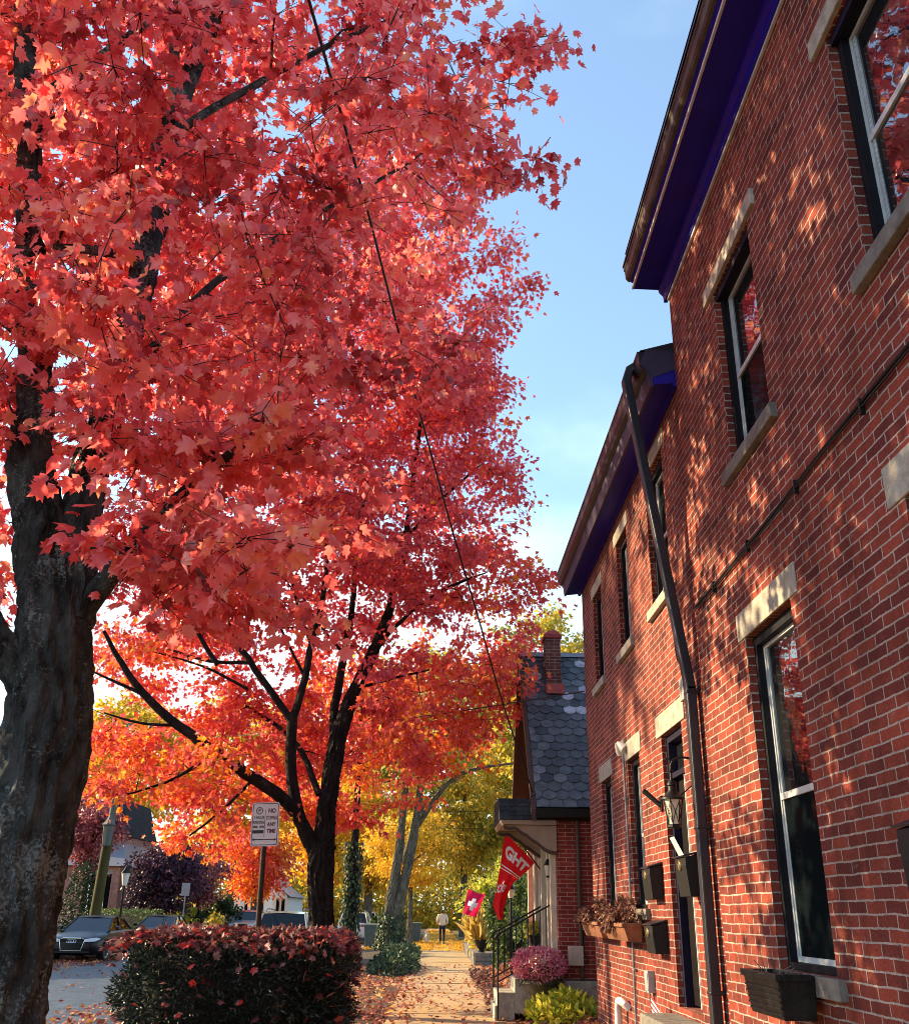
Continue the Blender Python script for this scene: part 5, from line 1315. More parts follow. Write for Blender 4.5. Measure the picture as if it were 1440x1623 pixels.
# ------------------------------------------------------------------ fallen leaves on the ground
def litter(n, x0, x1, y0, y1, z, mat, size=0.09, dens=None, name='fallen_leaves', tmpl=MAPLE2):
    x = RNG.uniform(x0, x1, n); y = RNG.uniform(y0, y1, n)
    if dens is not None:
        k = RNG.random(n) < dens(x, y); x, y = x[k], y[k]
    n = len(x); zz = (np.array([z(a, b_) for a, b_ in zip(x, y)]) if callable(z) else np.full(n, z)) + RNG.random(n) * 0.035
    axv = RNG.normal(size=(n, 3)); axv[:, 2] *= 0.28; nm = RNG.normal(size=(n, 3)) * 0.4; nm[:, 2] += 1
    o = leaf_obj(name, tmpl, np.stack([x, y, zz], 1), size * RNG.uniform(0.6, 1.25, n), axv, nm, RNG.random(n), MT[mat])
    return tag(o, kind='stuff')


cl = lambda x, y: 0.5 + 0.5 * np.sin(x * 2.2 + 1.3 * np.sin(y * 0.6)) * np.sin(y * 0.9 + x)
litter(3400, -0.7, 1.5, 13, 34, 0.018, 'litter', 0.085, lambda x, y: np.clip(0.10 + 0.8 * np.exp(-np.minimum(x + 0.7, 1.5 - x) / 0.28) + 0.25 * cl(x, y) * (y < 24), 0, 1))
litter(5200, -3.3, -0.72, 9, 34, lambda x, y: lawnz(x, y) + 0.015, 'litter', 0.095)
litter(2600, 1.5, 2.2, 12, 33, lambda x, y: bedz(x, y) + 0.015, 'litter', 0.09)
litter(1500, 1.0, 1.5, 17.5, 31, 0.02, 'leafdry', 0.11, lambda x, y: np.clip((x - 0.7) * 1.5, 0, 1))
litter(8200, -6.35, -3.45, 11, 60, -0.105, 'litter', 0.10, lambda x, y: np.clip(1.15 - (-3.45 - x) / 2.9 * 0.75 + 0.3 * (cl(x, y) - 0.5), 0, 1))
litter(6000, -13.0, -10.4, 20, 62, -0.105, 'litter', 0.11, lambda x, y: np.clip((-10.3 - x) / 1.0 + 0.2 * cl(x, y), 0, 1))
litter(1200, -10.4, -6.3, 14, 60, -0.105, 'litter', 0.09, lambda x, y: 0.35 * cl(x, y) + 0.05)
litter(5200, -3.2, 2.0, 46.5, 62, 0.02, 'littergold', 0.13, lambda x, y: np.clip(0.9 - 0.5 * (np.abs(x - 0.4) < 0.5), 0, 1))
litter(1500, -0.7, 1.5, 62, 100, 0.02, 'littergold', 0.16)

# ------------------------------------------------------------------ street sign
def text_mesh(body, size, align='CENTER', bold=0.0, shear=0.0, sx=1.0):
    cu = bpy.data.curves.new('lettering', 'FONT'); cu.body = body; cu.size = size; cu.align_x = align; cu.align_y = 'CENTER'; cu.offset = bold; cu.shear = shear; cu.resolution_u = 3
    o = bpy.data.objects.new('lettering', cu); COL.objects.link(o)
    bpy.context.view_layer.update()
    me = o.to_mesh(); V = [(v.co.x * sx, v.co.y) for v in me.vertices]; Fc = [tuple(p.vertices) for p in me.polygons]
    o.to_mesh_clear(); bpy.data.objects.remove(o); bpy.data.curves.remove(cu)
    return V, Fc


sg = thing('parking_sign', 'white and maroon parking sign on a rusty post sticking up behind the hedge', 'sign', (-2.04, 12.1, 0))
SYc = np.array(P(420, 1306.5, Y=12.1)); SW, SH = 0.335, 0.50
tilt = math.radians(1.5)
sxv = np.array([math.cos(tilt), -0.10, math.sin(tilt)]); sxv /= np.linalg.norm(sxv)
szv = np.array([-math.sin(tilt), 0, math.cos(tilt)]); syv = np.cross(szv, sxv)
MB().tube([(-2.02, 12.14, -0.1), (-2.03, 12.14, 1.5), (-2.045, 12.135, 2.70)], 0.032, 10).build('post', pm('rusty_post', (0.035, 0.02, 0.016), 0.8, 0.5, 14, 0.3), sg, smooth=True)


def signpoly(w_, h_, r, d0, d1):
    pts = []
    for cx_, cz_, a0 in ((w_ / 2 - r, h_ / 2 - r, 0), (-w_ / 2 + r, h_ / 2 - r, 90), (-w_ / 2 + r, -h_ / 2 + r, 180), (w_ / 2 - r, -h_ / 2 + r, 270)):
        for k in range(6):
            a = math.radians(a0 + 90 * k / 5); pts.append((cx_ + r * math.cos(a), cz_ + r * math.sin(a)))
    n = len(pts); m_ = MB()
    f = lambda u, v, d: tuple(SYc + sxv * u + szv * v - np.array([0, 1, 0]) * d)
    m_.solid([f(u, v, d0) for u, v in pts] + [f(u, v, d1) for u, v in pts], [tuple(reversed(range(n))), tuple(range(n, 2 * n))] + [(i, (i + 1) % n, n + (i + 1) % n, n + i) for i in range(n)])
    return m_


signpoly(SW, SH, 0.03, -0.003, 0.0).build('back_plate', MT['signwhite'], sg)
signpoly(SW - 0.022, SH - 0.022, 0.025, 0.0005, 0.0012).build('border', MT['signblack'], sg)
signpoly(SW - 0.038, SH - 0.038, 0.02, 0.0017, 0.0024).build('face', MT['signwhite'], sg)


def onsign(V, u, v, d=0.0036):
    return [tuple(SYc + sxv * (u + a) + szv * (v + b_) - np.array([0, 1, 0]) * d) for a, b_ in V]


def put_text(mb, body, size, u, v, bold=0.002, sx=0.8):
    V, Fc = text_mesh(body, size, bold=bold, sx=sx); mb.solid(onsign(V, u, v), Fc)


def put_rect(mb, u0, u1, v0, v1):
    mb.solid(onsign([(u0, v0), (u1, v0), (u1, v1), (u0, v1)], 0, 0), [(0, 1, 2, 3)])


mb = MB()
put_text(mb, '3 HOUR', 0.050, -0.075, 0.075, 0.0015, 0.68); put_text(mb, 'PARKING', 0.046, -0.078, 0.020, 0.0015, 0.68); put_text(mb, '8AM - 10PM', 0.036, -0.078, -0.032, sx=0.72)
put_rect(mb, -0.148, -0.012, -0.105, -0.068); put_rect(mb, -0.006, 0.0, -0.15, 0.165)
V, Fc = text_mesh('P', 0.055, bold=0.002); mb.solid(onsign(V, -0.075, 0.155), Fc)
ringv = [(0.042 * math.cos(2 * PI * k / 24), 0.042 * math.sin(2 * PI * k / 24)) for k in range(24)] + [(0.033 * math.cos(2 * PI * k / 24), 0.033 * math.sin(2 * PI * k / 24)) for k in range(24)]
mb.solid(onsign(ringv, -0.075, 0.155), [(k, (k + 1) % 24, 24 + (k + 1) % 24, 24 + k) for k in range(24)])
put_rect(mb, -0.125, -0.002, -0.181, -0.169); mb.solid(onsign([(-0.15, -0.175), (-0.118, -0.157), (-0.118, -0.193)], 0, 0), [(0, 1, 2)])
mb.build('black_legend', MT['signblack'], sg)
mb = MB()
put_text(mb, 'NO', 0.072, 0.078, 0.150, 0.003); put_text(mb, 'STOPPING', 0.060, 0.076, 0.070, 0.002, 0.47); put_text(mb, 'ANY', 0.062, 0.078, -0.005, 0.003); put_text(mb, 'TIME', 0.062, 0.078, -0.080, 0.003)
put_rect(mb, 0.004, 0.125, -0.181, -0.169); mb.solid(onsign([(0.15, -0.175), (0.118, -0.157), (0.118, -0.193)], 0, 0), [(0, 1, 2)])
mb.build('maroon_legend', MT['signred'], sg)

# ------------------------------------------------------------------ banner on the cottage and the small crimson flag
fg = thing('banner_flag', 'big red banner with white block letters hanging from a slanted pole on the cottage', 'flag', tuple(P(872, 1398, Y=18.4)))
MB().tube([P(874, 1402, Y=18.4), P(842, 1360, Y=18.4), P(806, 1310, Y=18.4)], 0.012, 8).build('pole', MT['black'], fg, smooth=True)
LE = [(801, 1320), (796, 1345), (793, 1372), (789, 1395), (784, 1418), (781, 1436), (785, 1447), (790, 1459)]
RE = [(847, 1368), (835, 1381), (822, 1392), (813, 1400), (806, 1414), (802, 1428), (798, 1440), (797, 1456)]
LE3 = np.array([P(a, b_, Y=18.4) for a, b_ in LE]); RE3 = np.array([P(a, b_, Y=18.4) for a, b_ in RE])
TV = np.linspace(0, 1, len(LE))


def flagpt(u, v, d=0.0):
    l_ = np.array([np.interp(v, TV, LE3[:, k]) for k in range(3)]); r_ = np.array([np.interp(v, TV, RE3[:, k]) for k in range(3)])
    p = l_ + (r_ - l_) * u
    fold = (0.015 + 0.07 * v) * math.sin(u * 7.5 + v * 2.0) + 0.03 * math.sin(v * 6)
    p[1] += fold - d
    return p


mb = MB(); NU, NV = 24, 40
for j in range(NV + 1):
    for i in range(NU + 1):
        mb.v.append(tuple(flagpt(i / NU, j / NV))); mb.r.append(RNG.random())
for j in range(NV):
    for i in range(NU):
        a = j * (NU + 1) + i; mb.f.append((a, a + 1, a + NU + 2, a + NU + 1))
cloth = mb.build('cloth', MT['flagred'], fg, smooth=True, rnd=True)
mb = MB()


def flag_text(body, u0, du, v0, dv, bold=0.02, shear=0.0):
    V, Fc = text_mesh(body, 1.0, align='RIGHT', bold=bold, shear=shear)
    mb.solid([tuple(flagpt(min(0.99, max(0.01, u0 + a * du)), min(.99, max(.01, v0 - b_ * dv)), 0.007)) for a, b_ in V], Fc)


flag_text('GHT', 0.95, 0.40, 0.135, 0.155, 0.05)
mb.build('block_lettering', MT['flagwhite'], cloth); mb = MB()
flag_text('ucke', 0.62, 0.36, 0.50, 0.19, 0.01, 0.3)
mb.build('script_lettering', MT['flagwhite'], cloth); mb = MB()
for v0 in (0.265, 0.295):
    for i in range(20):
        u0, u1 = 0.02 + 0.048 * i, 0.02 + 0.048 * (i + 1)
        mb.solid([tuple(flagpt(u0, v0, 0.007)), tuple(flagpt(u1, v0, 0.007)), tuple(flagpt(u1, v0 + 0.012, 0.007)), tuple(flagpt(u0, v0 + 0.012, 0.007))], [(0, 1, 2, 3)])
mb.build('stripe', MT['flagwhite'], cloth)
fg = thing('crimson_flag', 'small crimson flag with a white cross above the golden shrub', 'flag', (1.0, 30.0, 0))
MB().tube([P(790, 1448, Y=30), P(770, 1428, Y=30.1), P(738, 1403, Y=30)], 0.012, 6).build('pole', MT['polewood'], fg)
FQ = [P(742, 1408, Y=30), P(769, 1417, Y=30), P(754, 1454, Y=30), P(733, 1449, Y=30)]
q = lambda u, v, d=0: tuple((FQ[0] * (1 - u) + FQ[1] * u) * (1 - v) + (FQ[3] * (1 - u) + FQ[2] * u) * v + np.array([0, 0.05 * math.sin(u * 6 + v * 3) - d, -0.05 * math.sin(u * PI) * (1 - v)]))
mb = MB()
for j in range(13):
    for i in range(13): mb.v.append(q(i / 12, j / 12)); mb.r.append(RNG.random())
for j in range(12):
    for i in range(12): a = j * 13 + i; mb.f.append((a, a + 1, a + 14, a + 13))
cl_ = mb.build('cloth', MT['flagpink'], fg, smooth=True, rnd=True)
mb = MB()
for (u0, u1, v0, v1) in ((0.36, 0.60, 0.26, 0.78), (0.18, 0.36, 0.42, 0.62), (0.60, 0.78, 0.42, 0.62)):
    for i in range(4):
        for j in range(4):
            a, b_, c, d = u0 + (u1 - u0) * i / 4, u0 + (u1 - u0) * (i + 1) / 4, v0 + (v1 - v0) * j / 4, v0 + (v1 - v0) * (j + 1) / 4
            mb.solid([q(a, c, .008), q(b_, c, .008), q(b_, d, .008), q(a, d, .008)], [(0, 1, 2, 3)])
mb.build('cross', MT['flagwhite'], cl_)

# ------------------------------------------------------------------ parked cars
def car(name, label, paint, loc, heading, kind='sedan', rear_lamps=True, rings=False, group='cars parked along the street'):
    """local frame: +x is forward; built in place then turned by heading (degrees)"""
    t = thing(name, label, 'car', (0, 0, 0), group)
    if kind == 'sedan':
        stn = [(2.23, .60, .30, .60), (2.14, .74, .22, .68), (1.95, .83, .20, .74), (1.6, .88, .20, .82), (1.1, .90, .20, .89), (.7, .905, .20, .93), (0, .905, .2, .945), (-.9, .905, .2, .965), (-1.6, .89, .22, .97), (-2.0, .83, .26, .945), (-2.15, .76, .30, .90), (-2.22, .66, .36, .82)]
        gh = [(1.00, .90, .80), (.20, 1.33, .62), (-.25, 1.395, .60), (-.75, 1.385, .60), (-1.15, 1.29, .62), (-1.80, .955, .74)]
    else:
        stn = [(2.2, .60, .34, .70), (2.12, .76, .26, .80), (1.9, .85, .24, .88), (1.5, .90, .24, .98), (1.0, .92, .24, 1.05), (.6, .925, .24, 1.08), (0, .925, .24, 1.09), (-1.0, .925, .24, 1.11), (-1.7, .91, .26, 1.12), (-2.05, .86, .30, 1.10), (-2.17, .80, .34, 1.02), (-2.22, .70, .42, .80)]
        gh = [(.95, 1.04, .83), (.25, 1.54, .68), (-.3, 1.63, .66), (-1.3, 1.63, .65), (-1.78, 1.57, .63), (-2.08, 1.10, .76)]
    b = MB(); nsec = 0; secs = []
    for x, w_, zb, zt in stn:
        h_ = zt - zb
        half = [(0.0, zb), (w_ * .86, zb), (w_ * .96, zb + .06), (w_, zb + h_ * .35), (w_ * .995, zb + h_ * .62), (w_ * .965, zt - .07), (w_ * .90, zt - .015), (w_ * .6, zt + .012), (0, zt + .02)]
        full = half + [(-y_, z_) for y_, z_ in reversed(half[1:-1])]
        secs.append([(x, y_, z_) for y_, z_ in full]); nsec = len(full)
    for s_ in secs: b.v += s_; b.r += [0.5] * nsec
    for i in range(len(secs) - 1):
        for k in range(nsec): b.f.append((i * nsec + k, i * nsec + (k + 1) % nsec, (i + 1) * nsec + (k + 1) % nsec, (i + 1) * nsec + k))
    b.f.append(tuple(reversed(range(nsec)))); b.f.append(tuple((len(secs) - 1) * nsec + k for k in range(nsec)))
    body = b.build('body', paint, t, smooth=True)
    b = MB(); m_ = len(gh)
    b.v += [(x, w_, z) for x, z, w_ in gh] + [(x, -w_, z) for x, z, w_ in gh]; b.r += [.5] * 2 * m_
    b.f += [(i, i + 1, m_ + i + 1, m_ + i) for i in range(m_ - 1)] + [tuple(range(m_ - 1, -1, -1)), tuple(range(m_, 2 * m_))]
    b.build('glass', MT['carglass'], t)
    b = MB()                                 # roof skin and pillars
    rf = gh[1:-1]
    for i in range(len(rf) - 1):
        (x0, z0, w0), (x1, z1, w1) = rf[i], rf[i + 1]
        b.solid([(x0, w0 + .008, z0 + .006), (x1, w1 + .008, z1 + .006), (x1, -w1 - .008, z1 + .006), (x0, -w0 - .008, z0 + .006), (x0, w0 + .012, z0 - .045), (x1, w1 + .012, z1 - .045), (x1, -w1 - .012, z1 - .045), (x0, -w0 - .012, z0 - .045),
                 (x0, 0, z0 + .03), (x1, 0, z1 + .03)], [(0, 1, 9, 8), (8, 9, 2, 3), (0, 4, 5, 1), (3, 2, 6, 7)])
    for sgn in (1, -1):
        for i in (0, m_ - 2):
            (x0, z0, w0), (x1, z1, w1) = gh[i], gh[i + 1]
            b.tube([(x0, sgn * (w0 + .004), z0), (x1, sgn * (w1 + .004), z1)], 0.035, 6)
        xb = -.35 if kind == 'sedan' else -.25
        b.tube([(xb, sgn * .805, gh[0][1]), (xb - .03, sgn * .615, gh[2][1] - .02)], 0.028, 6)
    b.build('roof', paint, t, smooth=True)
    wr = 0.32 if kind == 'sedan' else 0.35
    for x in (1.33, -1.33):
        for sgn in (1, -1):
            yy = sgn * .80
            b = MB(); prof_ = [(wr * .72, -.10), (wr * .95, -.105), (wr, -.07), (wr, .07), (wr * .95, .105), (wr * .72, .10)]
            n = 24
            for r_, d_ in prof_:
                for k in range(n): b.v.append((x + r_ * math.cos(2 * PI * k / n), yy + d_, wr + r_ * math.sin(2 * PI * k / n))); b.r.append(.5)
            for i in range(len(prof_) - 1):
                for k in range(n): b.f.append((i * n + k, i * n + (k + 1) % n, (i + 1) * n + (k + 1) % n, (i + 1) * n + k))
            wl = thing_part('wheel', b, MT['tyre'], t)
            r_ = MB(); yo = yy + sgn * .10
            for k in range(10):
                a = 2 * PI * k / 10; a1, a2 = a - .10, a + .10
                r_.solid([(x + .04 * math.cos(a), yo, wr + .04 * math.sin(a)), (x + wr * .68 * math.cos(a1), yo - sgn * .005, wr + wr * .68 * math.sin(a1)), (x + wr * .68 * math.cos(a2), yo - sgn * .005, wr + wr * .68 * math.sin(a2))], [(0, 1, 2)])
            rr = [(x + wr * .70 * math.cos(2 * PI * k / 24), yo, wr + wr * .70 * math.sin(2 * PI * k / 24)) for k in range(25)]
            r_.tube(rr, .014, 5, cap=False)
            r_.cyl((x, yo - sgn * .01, wr), (x, yo + sgn * .008, wr), .055, .05, 12)
            r_.build('rim', MT['rim'], wl)
            a_ = MB(); pts = [(x + (wr + .05) * math.cos(q), sgn * .908, wr + (wr + .05) * math.sin(q)) for q in np.linspace(-.15, PI + .15, 18)]
            a_.v += pts + [(x, sgn * .908, wr * .7)]; a_.r += [.5] * 19; a_.f += [(i, i + 1, 18) for i in range(17)]
            a_.build('wheel_well', MT['tyre'], t)
    zf = .66 if kind == 'sedan' else .80
    for sgn in (1, -1):
        b = MB(); b.solid([(2.275, sgn * .42, zf - .05), (2.175, sgn * .75, zf - .03), (1.96, sgn * .88, zf + .045), (2.06, sgn * .76, zf + .085), (2.235, sgn * .44, zf + .04)], [(0, 1, 2, 3, 4)]); b.build('headlight', MT['headlight'], t)
        b = MB(); zt_ = .80 if kind == 'sedan' else .95
        b.solid([(-2.235, sgn * .42, zt_ - .05), (-2.19, sgn * .74, zt_ - .05), (-1.96, sgn * .86, zt_), (-1.98, sgn * .855, zt_ + .10), (-2.17, sgn * .74, zt_ + .08), (-2.215, sgn * .42, zt_ + .06)], [(0, 1, 2, 3, 4, 5)]); b.build('taillight', MT['taillight'] if rear_lamps else MT['headlight'], t)
        b = MB(); zm = gh[0][1] + .07; b.solid([(.62, sgn * .90, zm - .02), (.78, sgn * .93, zm), (.74, sgn * 1.06, zm), (.62, sgn * 1.08, zm), (.62, sgn * .92, zm + .12), (.76, sgn * .94, zm + .10), (.73, sgn * 1.05, zm + .10), (.62, sgn * 1.07, zm + .13)], [(0, 3, 2, 1), (4, 5, 6, 7), (0, 1, 5, 4), (1, 2, 6, 5), (2, 3, 7, 6), (3, 0, 4, 7)]); b.build('mirror', paint, t, bevel=.01)
    zg = .48 if kind == 'sedan' else .62
    g = [(.42, zg + .20), (.30, zg + .245), (-.30, zg + .245), (-.42, zg + .20), (-.33, zg - .14), (.33, zg - .14)]
    xg = lambda y_: 2.275 - .16 * abs(y_)
    b = MB(); b.solid([(xg(y_), y_, z_) for y_, z_ in g], [(0, 1, 2, 3, 4, 5)]); gr = b.build('grille', MT['tyre'], t)
    b = MB(); b.tube([(xg(y_) + .01, y_, z_) for y_, z_ in g + g[:1]], .014, 5); b.build('grille_frame', MT['chrome'], gr)
    if rings:
        b = MB()
        for q in range(4):
            cy_ = (q - 1.5) * .075; b.tube([(xg(cy_) + .03, cy_ + .048 * math.cos(a), zg + .15 + .048 * math.sin(a)) for a in np.linspace(0, 2 * PI, 19)], .007, 5)
        b.build('badge', MT['chrome'], gr)
    b = MB(); b.box(2.0, 2.24, -.62, .62, .27, .33) if kind == 'sedan' else b.box(2.0, 2.22, -.6, .6, .30, .40)
    for sgn in (1, -1): b.solid([(2.20, sgn * .46, .36), (2.12, sgn * .72, .36), (2.12, sgn * .74, .50), (2.20, sgn * .46, .46)], [(0, 1, 2, 3)])
    b.build('air_intake', MT['tyre'], t)
    b = MB(); b.box(-2.245, -2.235, -.26, .26, .62, .75); b.build('number_plate', MT['pvc'], t)
    if kind != 'sedan':
        b = MB()
        for sgn in (1, -1): b.tube([(.1, sgn * .56, 1.585), (.05, sgn * .56, 1.69), (-1.45, sgn * .56, 1.72), (-1.6, sgn * .56, 1.645)], .02, 6)
        b.build('roof_rails', MT['conduit'], t, smooth=True)
    t.location = loc; t.rotation_euler = (0, 0, math.radians(heading)); ORG[t.name] = np.array(loc, float)
    return t


def thing_part(name, mb_, mat, parent):
    return mb_.build(name, mat, parent, smooth=True)


car('parked_car', 'black sedan with chrome-framed grille facing us across the brick street', MT['carblack'], (-12.02, 37.5, -.12), -90, rings=True)
car('parked_car', 'dark car mostly hidden behind the thick maple trunk, only its tail showing', MT['carblack'], (-12.05, 28.75, -.12), -90, rear_lamps=False)
car('parked_car', 'pale blue car far across the street, roof just above the hedge', MT['carblue'], (-11.95, 67.5, -.12), -90, 'suv')
car('parked_car', 'champagne suv with roof rails parked behind the hedge', MT['cartan'], (-4.5, 33.2, -.12), 90, 'suv')
car('parked_car', 'white suv parked beyond the ivy-wrapped tree', MT['carwhite'], (-4.45, 60, -.12), 90, 'suv')
car('parked_car', 'silver car parked just ahead of the white suv', MT['carsilver'], (-4.45, 69, -.12), 90, 'suv')
car('parked_car', 'dark car behind the black sedan across the street', MT['carblack'], (-12.0, 46.5, -.12), -90)

# ------------------------------------------------------------------ walker and dog
def skin(name, pts, edges, rad, mat, parent, lvl=2, root=0):
    me = bpy.data.meshes.new(name); me.from_pydata([tuple(p) for p in pts], edges, [])
    o = bpy.data.objects.new(name, me); me.materials.append(mat); COL.objects.link(o); o.parent = parent; ORG[o.name] = ORG[parent.name]
    sm = o.modifiers.new('skin', 'SKIN'); sm.use_smooth_shade = True
    for i, d in enumerate(me.skin_vertices[0].data):
        r = rad[i]; d.radius = r if hasattr(r, '__len__') else (r, r); d.use_root = (i == root)
    ss = o.modifiers.new('sub', 'SUBSURF'); ss.levels = lvl; ss.render_levels = lvl
    return o


pr = thing('person', 'person in a cream sweater and black trousers walking away down the sidewalk', 'person', (0.44, 56.3, 0.0))
bp = [(0, 0, .95), (0, .0, 1.15), (0, .01, 1.38), (0, .0, 1.50), (0, .02, 1.58), (0, .02, 1.70),
      (-.19, 0, 1.40), (-.26, -.01, 1.16), (-.21, .16, .98), (-.19, .22, .96), (.19, 0, 1.40), (.26, -.01, 1.16), (.21, .16, .98), (.19, .22, .96),
      (-.09, 0, .90), (-.10, .06, .50), (-.09, -.04, .10), (-.09, .08, .04), (.09, 0, .90), (.10, .10, .52), (.09, .18, .10), (.09, .30, .05)]
be = [(0, 1), (1, 2), (2, 3), (3, 4), (4, 5), (2, 6), (6, 7), (7, 8), (8, 9), (2, 10), (10, 11), (11, 12), (12, 13), (0, 14), (14, 15), (15, 16), (16, 17), (0, 18), (18, 19), (19, 20), (20, 21)]
br = [(.14, .10), (.13, .10), (.15, .10), .055, (.075, .09), (.07, .085), .055, .042, .032, .035, .055, .042, .032, .035, .08, .055, .038, .032, .08, .055, .038, .032]
for sgn in (-1, 1):                           # fingers and thumb on each hand
    w0 = 9 if sgn < 0 else 13
    for q in range(4):
        a = len(bp); f_ = .05 + .012 * (1 - abs(q - 1.5)); bp.append((sgn * .19 + (q - 1.5) * .018, .22 + f_, .945)); bp.append((sgn * .19 + (q - 1.5) * .018, .22 + f_ * 1.3, .915)); be += [(w0, a), (a, a + 1)]; br += [.009, .008]
    a = len(bp); bp.append((sgn * .15, .24, .955)); bp.append((sgn * .135, .27, .945)); be += [(w0, a), (a, a + 1)]; br += [.011, .009]
skin('body', bp, be, br, MT['skin'], pr)
swp = [(0, 0, .86), (0, 0, 1.08), (0, .01, 1.36), (0, .01, 1.47), (-.20, 0, 1.41), (-.275, -.01, 1.16), (-.215, .15, .99), (.20, 0, 1.41), (.275, -.01, 1.16), (.215, .15, .99)]
skin('sweater', swp, [(0, 1), (1, 2), (2, 3), (2, 4), (4, 5), (5, 6), (2, 7), (7, 8), (8, 9)], [(.20, .15), (.19, .145), (.20, .14), (.085, .08), .09, .075, .055, .09, .075, .055], MT['sweater'], pr)
tp = [(0, 0, .92), (-.09, 0, .86), (-.10, .06, .50), (-.09, -.04, .12), (.09, 0, .86), (.10, .10, .52), (.09, .18, .12)]
skin('trousers', tp, [(0, 1), (1, 2), (2, 3), (0, 4), (4, 5), (5, 6)], [(.16, .12), .10, .068, .055, .10, .068, .055], MT['trousers'], pr)
skin('hair', [(0, -.02, 1.50), (0, -.015, 1.62), (0, .0, 1.70)], [(0, 1), (1, 2)], [(.075, .05), (.10, .09), (.085, .09)], MT['hair'], pr)
for sgn, yq, zq in ((-1, 0, .05), (1, .22, .06)):
    skin('shoe', [(sgn * .09, -.08 + yq, zq), (sgn * .09, .04 + yq, zq - .01), (sgn * .09, .14 + yq, zq - .02)], [(0, 1), (1, 2)], [.045, .045, .035], MT['trousers'], pr)
for o in pr.children: o.location = (0, 0, 0)
dg = thing('dog', 'small cream dog trotting on golden leaves beside the walker', 'dog', (-0.36, 56.8, 0.02))
dp_ = [(0, 0, .36), (.18, 0, .37), (.34, 0, .36), (-.14, 0, .37), (.44, 0, .46), (.52, 0, .53), (.62, 0, .50), (-.24, 0, .42), (-.32, 0, .54),
       (.33, .07, .22), (.36, .07, .12), (.35, .07, .03), (.31, -.07, .22), (.27, -.07, .12), (.29, -.07, .03),
       (-.14, .08, .26), (-.20, .08, .15), (-.16, .08, .03), (-.12, -.08, .26), (-.06, -.08, .15), (-.05, -.08, .03), (.50, .05, .60), (.50, -.05, .60)]
de = [(0, 1), (1, 2), (0, 3), (2, 4), (4, 5), (5, 6), (3, 7), (7, 8), (2, 9), (9, 10), (10, 11), (2, 12), (12, 13), (13, 14), (3, 15), (15, 16), (16, 17), (3, 18), (18, 19), (19, 20), (5, 21), (5, 22)]
dr_ = [.10, .115, .105, .10, .075, .075, .038, .04, .03, .045, .032, .03, .045, .032, .03, .055, .035, .03, .055, .035, .03, .025, .025]
skin('body', dp_, de, dr_, MT['dogfur'], dg); dg.rotation_euler = (0, 0, math.radians(100))


def bin_(x, y, label, mat='greenplastic'):
    t = thing('wheelie_bin', label, 'bin', (x, y, 0), 'wheelie bins along the kerb')
    b = MB(); b.solid([(x - .22, y - .26, .06), (x + .22, y - .26, .06), (x + .22, y + .22, .06), (x - .22, y + .22, .06), (x - .29, y - .33, .95), (x + .29, y - .33, .95), (x + .29, y + .33, .95), (x - .29, y + .33, .95)], [(0, 3, 2, 1), (4, 5, 6, 7), (0, 1, 5, 4), (1, 2, 6, 5), (2, 3, 7, 6), (3, 0, 4, 7)]); b.build('body', MT[mat], t, bevel=.02)
    b = MB(); b.extr_x([(y - .36, .952), (y - .34, 1.0), (y, 1.05), (y + .36, 1.03), (y + .38, .952)], x - .31, x + .31); b.build('lid', MT[mat], t, bevel=.01)
    for sgn in (1, -1):
        b = MB(); b.cyl((x + sgn * .24, y + .24, .11), (x + sgn * .29, y + .24, .11), .11, .11, 16); b.build('wheel', MT['tyre'], t)


bin_(-1.0, 59.0, 'grey-green wheelie bin near the walker and dog')
bin_(-2.95, 49.0, 'grey-green wheelie bin at the kerb in front of the white suv')

# ------------------------------------------------------------------ across the street
fh = thing('row_house', 'salmon brick house with slate hip roof across the street behind the utility pole', 'house', (-21, 62, 0))
mb = MB(); ops = [(-19.05, -18.72, 1.35, 3.35), (-19.95, -19.62, 1.35, 3.35)]
xs = sorted({-24.5, -18.25, *[o[0] for o in ops], *[o[1] for o in ops]}); zs = [-.1, 1.35, 3.35, 3.8]
for a, b_ in zip(xs[:-1], xs[1:]):
    for c, d in zip(zs[:-1], zs[1:]):
        if any(o[0] < (a + b_) / 2 < o[1] and o[2] < (c + d) / 2 < o[3] for o in ops): continue
        mb.face([(a, 60, c), (b_, 60, c), (b_, 60, d), (a, 60, d)])
mb.face([(-18.25, 60, -.1), (-18.25, 69, -.1), (-18.25, 69, 3.8), (-18.25, 60, 3.8)]); mb.box(-24.5, -18.9, 62.2, 69, 3.8, 5.6)
mb.build('wall', MT['brickfar'], fh)
for a, b_, c, d in ops:
    f = MB(); f.box(a, b_, 60.12, 60.16, c, d); f = f.build('window', MT['blackframe'], fh)
    MB().box(a + .04, b_ - .04, 60.09, 60.115, c + .05, d - .05).build('pane', MT['glass_low'], f); MB().box(a - .08, b_ + .08, 59.94, 60.1, c - .14, c - .003).build('sill', MT['stone'], f)
    MB().box(a - .06, b_ + .06, 59.98, 60.08, d + .003, d + .22).build('lintel', MT['stone'], f)
MB().solid([(-24.8, 59.7, 3.80), (-17.95, 59.7, 3.80), (-17.95, 69, 3.80), (-24.8, 69, 3.80), (-24.8, 62.3, 5.2), (-18.9, 62.3, 5.2), (-18.9, 69, 5.2), (-24.8, 69, 5.2)], [(0, 1, 5, 4), (1, 2, 6, 5), (0, 3, 2, 1), (0, 4, 7, 3)]).build('roof', MT['conduit'], fh)
